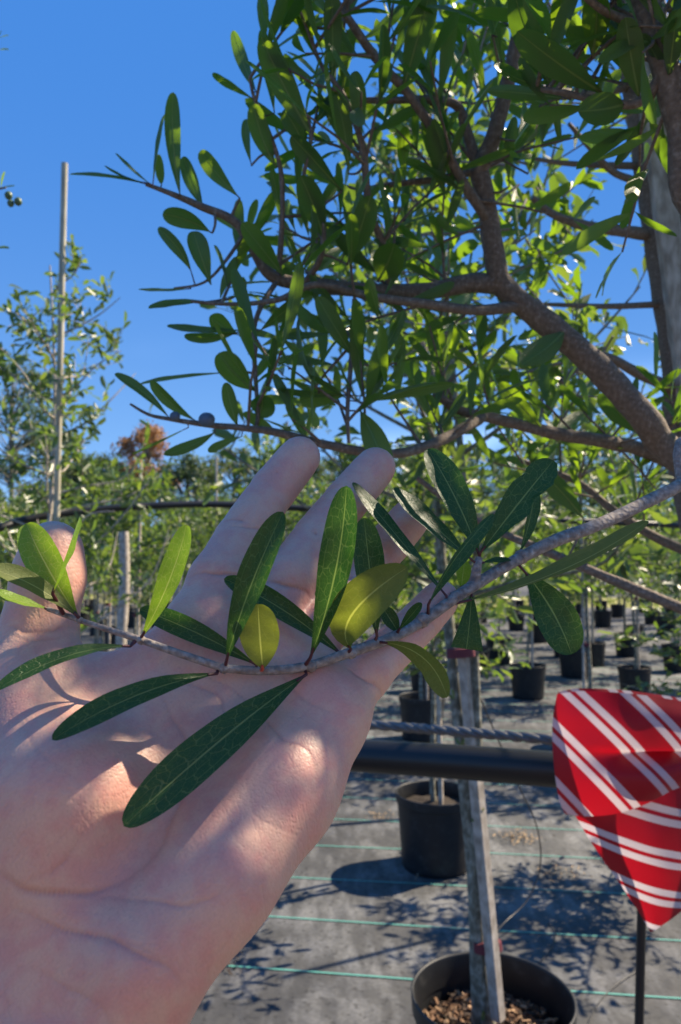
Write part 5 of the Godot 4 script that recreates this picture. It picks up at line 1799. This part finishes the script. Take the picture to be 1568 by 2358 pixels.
	print("leaf parts ", made, " shade leaves ", shade)
	var mass := put("foliage", mesh_of([[masses[0], M["leaf"]], [masses[1], M["leaf_b"]], [masses[2], M["leaf_c"]], [mass_twigs, M["bark"]]]), tree)
	mass.set_meta("kind", "stuff")
	# two blue-grey drupes at the tip of the lower limb
	for q in [[403, 958, 11], [476, 966, 17]]:
		var mb := MB.new()
		var rr: float = q[2] / FOCAL * 0.63
		ball(mb, pt(q[0], q[1], 0.63) - o, Vector3(rr * 1.15, rr, rr), 14)
		put("berry", mesh_of([[mb, M["berry"]]]), low)

# ------------------------------------------------------------------ small things on the ground
func make_small_things() -> void:
	var r := RandomNumberGenerator.new()
	r.seed = 606
	var c := []
	for q in [[1064, 1500, 2.05], [1120, 1640, 2.1], [1190, 1800, 2.3], [1235, 1900, 2.45], [1244, 1990, 2.5], [1215, 2070, 2.45], [1160, 2125, 2.35], [1140, 2150, 2.2]]:
		c.append(pt(q[0], q[1], q[2]))
	var mb := MB.new()
	tube(mb, spline(c, 8), 0.0024, 0.0024, 6)
	tag(put("drip_tube", mesh_of([[mb, M["tube"]]]), self), "thin black drip tube looping down beside the wooden stake", "tube")
	c = []
	for q in [[1262, 2128], [1278, 2150], [1268, 2190], [1230, 2230], [1190, 2262]]:
		c.append(on_ground(q[0], q[1]) + Vector3(0, 0.006, 0))
	mb = MB.new()
	tube(mb, spline(c, 8), 0.0022, 0.0022, 6)
	tag(put("drip_tube", mesh_of([[mb, M["tube"]]]), self), "short curl of thin tube lying on the cloth right of the large pot", "tube")
	c = []
	for q in [[1480, 2230], [1420, 2270], [1380, 2310], [1355, 2360], [1340, 2420]]:
		c.append(on_ground(q[0], q[1]) + Vector3(0, 0.006, 0))
	mb = MB.new()
	tube(mb, spline(c, 8), 0.002, 0.002, 6)
	tag(put("drip_tube", mesh_of([[mb, M["tube"]]]), self), "thin tube on the cloth beside the black rod", "tube")
	# patches of dry leaf litter
	for q in [[1196, 1932, 0.10, 90, "small heap of dry leaves on the cloth beneath the drip tube"], [1010, 1990, 0.12, 60, "dry leaves gathered at the foot of the full black pot"], [880, 1880, 0.07, 40, "scatter of dry leaves left of the full black pot"], [870, 1780, 0.08, 40, "dry leaves just under the black pipe beside the hand"], [520, 2225, 0.06, 30, "dark patch of crumbs beside the wrist"], [1290, 2010, 0.1, 50, "dry leaves in the round pot shadow under the ribbon"]]:
		var at := on_ground(q[0], q[1])
		var a := MB.new()
		for k in q[3]:
			var p := Vector3(r.randfn(0, q[2] * 0.6), r.randf_range(0.004, 0.02), r.randfn(0, q[2] * 0.45))
			var d := rand_dir(r) * Vector3(1, 0.25, 1)
			simple_leaf(a, p, d.normalized(), (Vector3.UP + rand_dir(r) * 0.6).normalized(), r.randf_range(0.012, 0.035), r.randf_range(0.003, 0.006))
		var o := put("leaf_litter", mesh_of([[a, M["dry"] if q[0] != 520 else M["chip_c"]]]), self, at)
		o.set_meta("kind", "stuff")
		tag(o, q[4], "leaf litter")
	for q in [[[925, 1960], [955, 2000], [962, 2020], "forked dry twig lying before the full black pot"], [[440, 2262], [458, 2285], [470, 2300], "pale dry twig on the cloth beside the wrist"], [[955, 2000], [1000, 1985], [1030, 1960], "thin dry twig leaning against the full black pot"]]:
		c = []
		for k in 3:
			c.append(on_ground(q[k][0], q[k][1]) + Vector3(0, 0.01 + 0.012 * (k % 2), 0))
		mb = MB.new()
		tube(mb, spline(c, 5), 0.005, 0.003, 6, 0.1)
		tag(put("dry_twig", mesh_of([[mb, M["dry_twig"]]]), self), q[3], "twig")
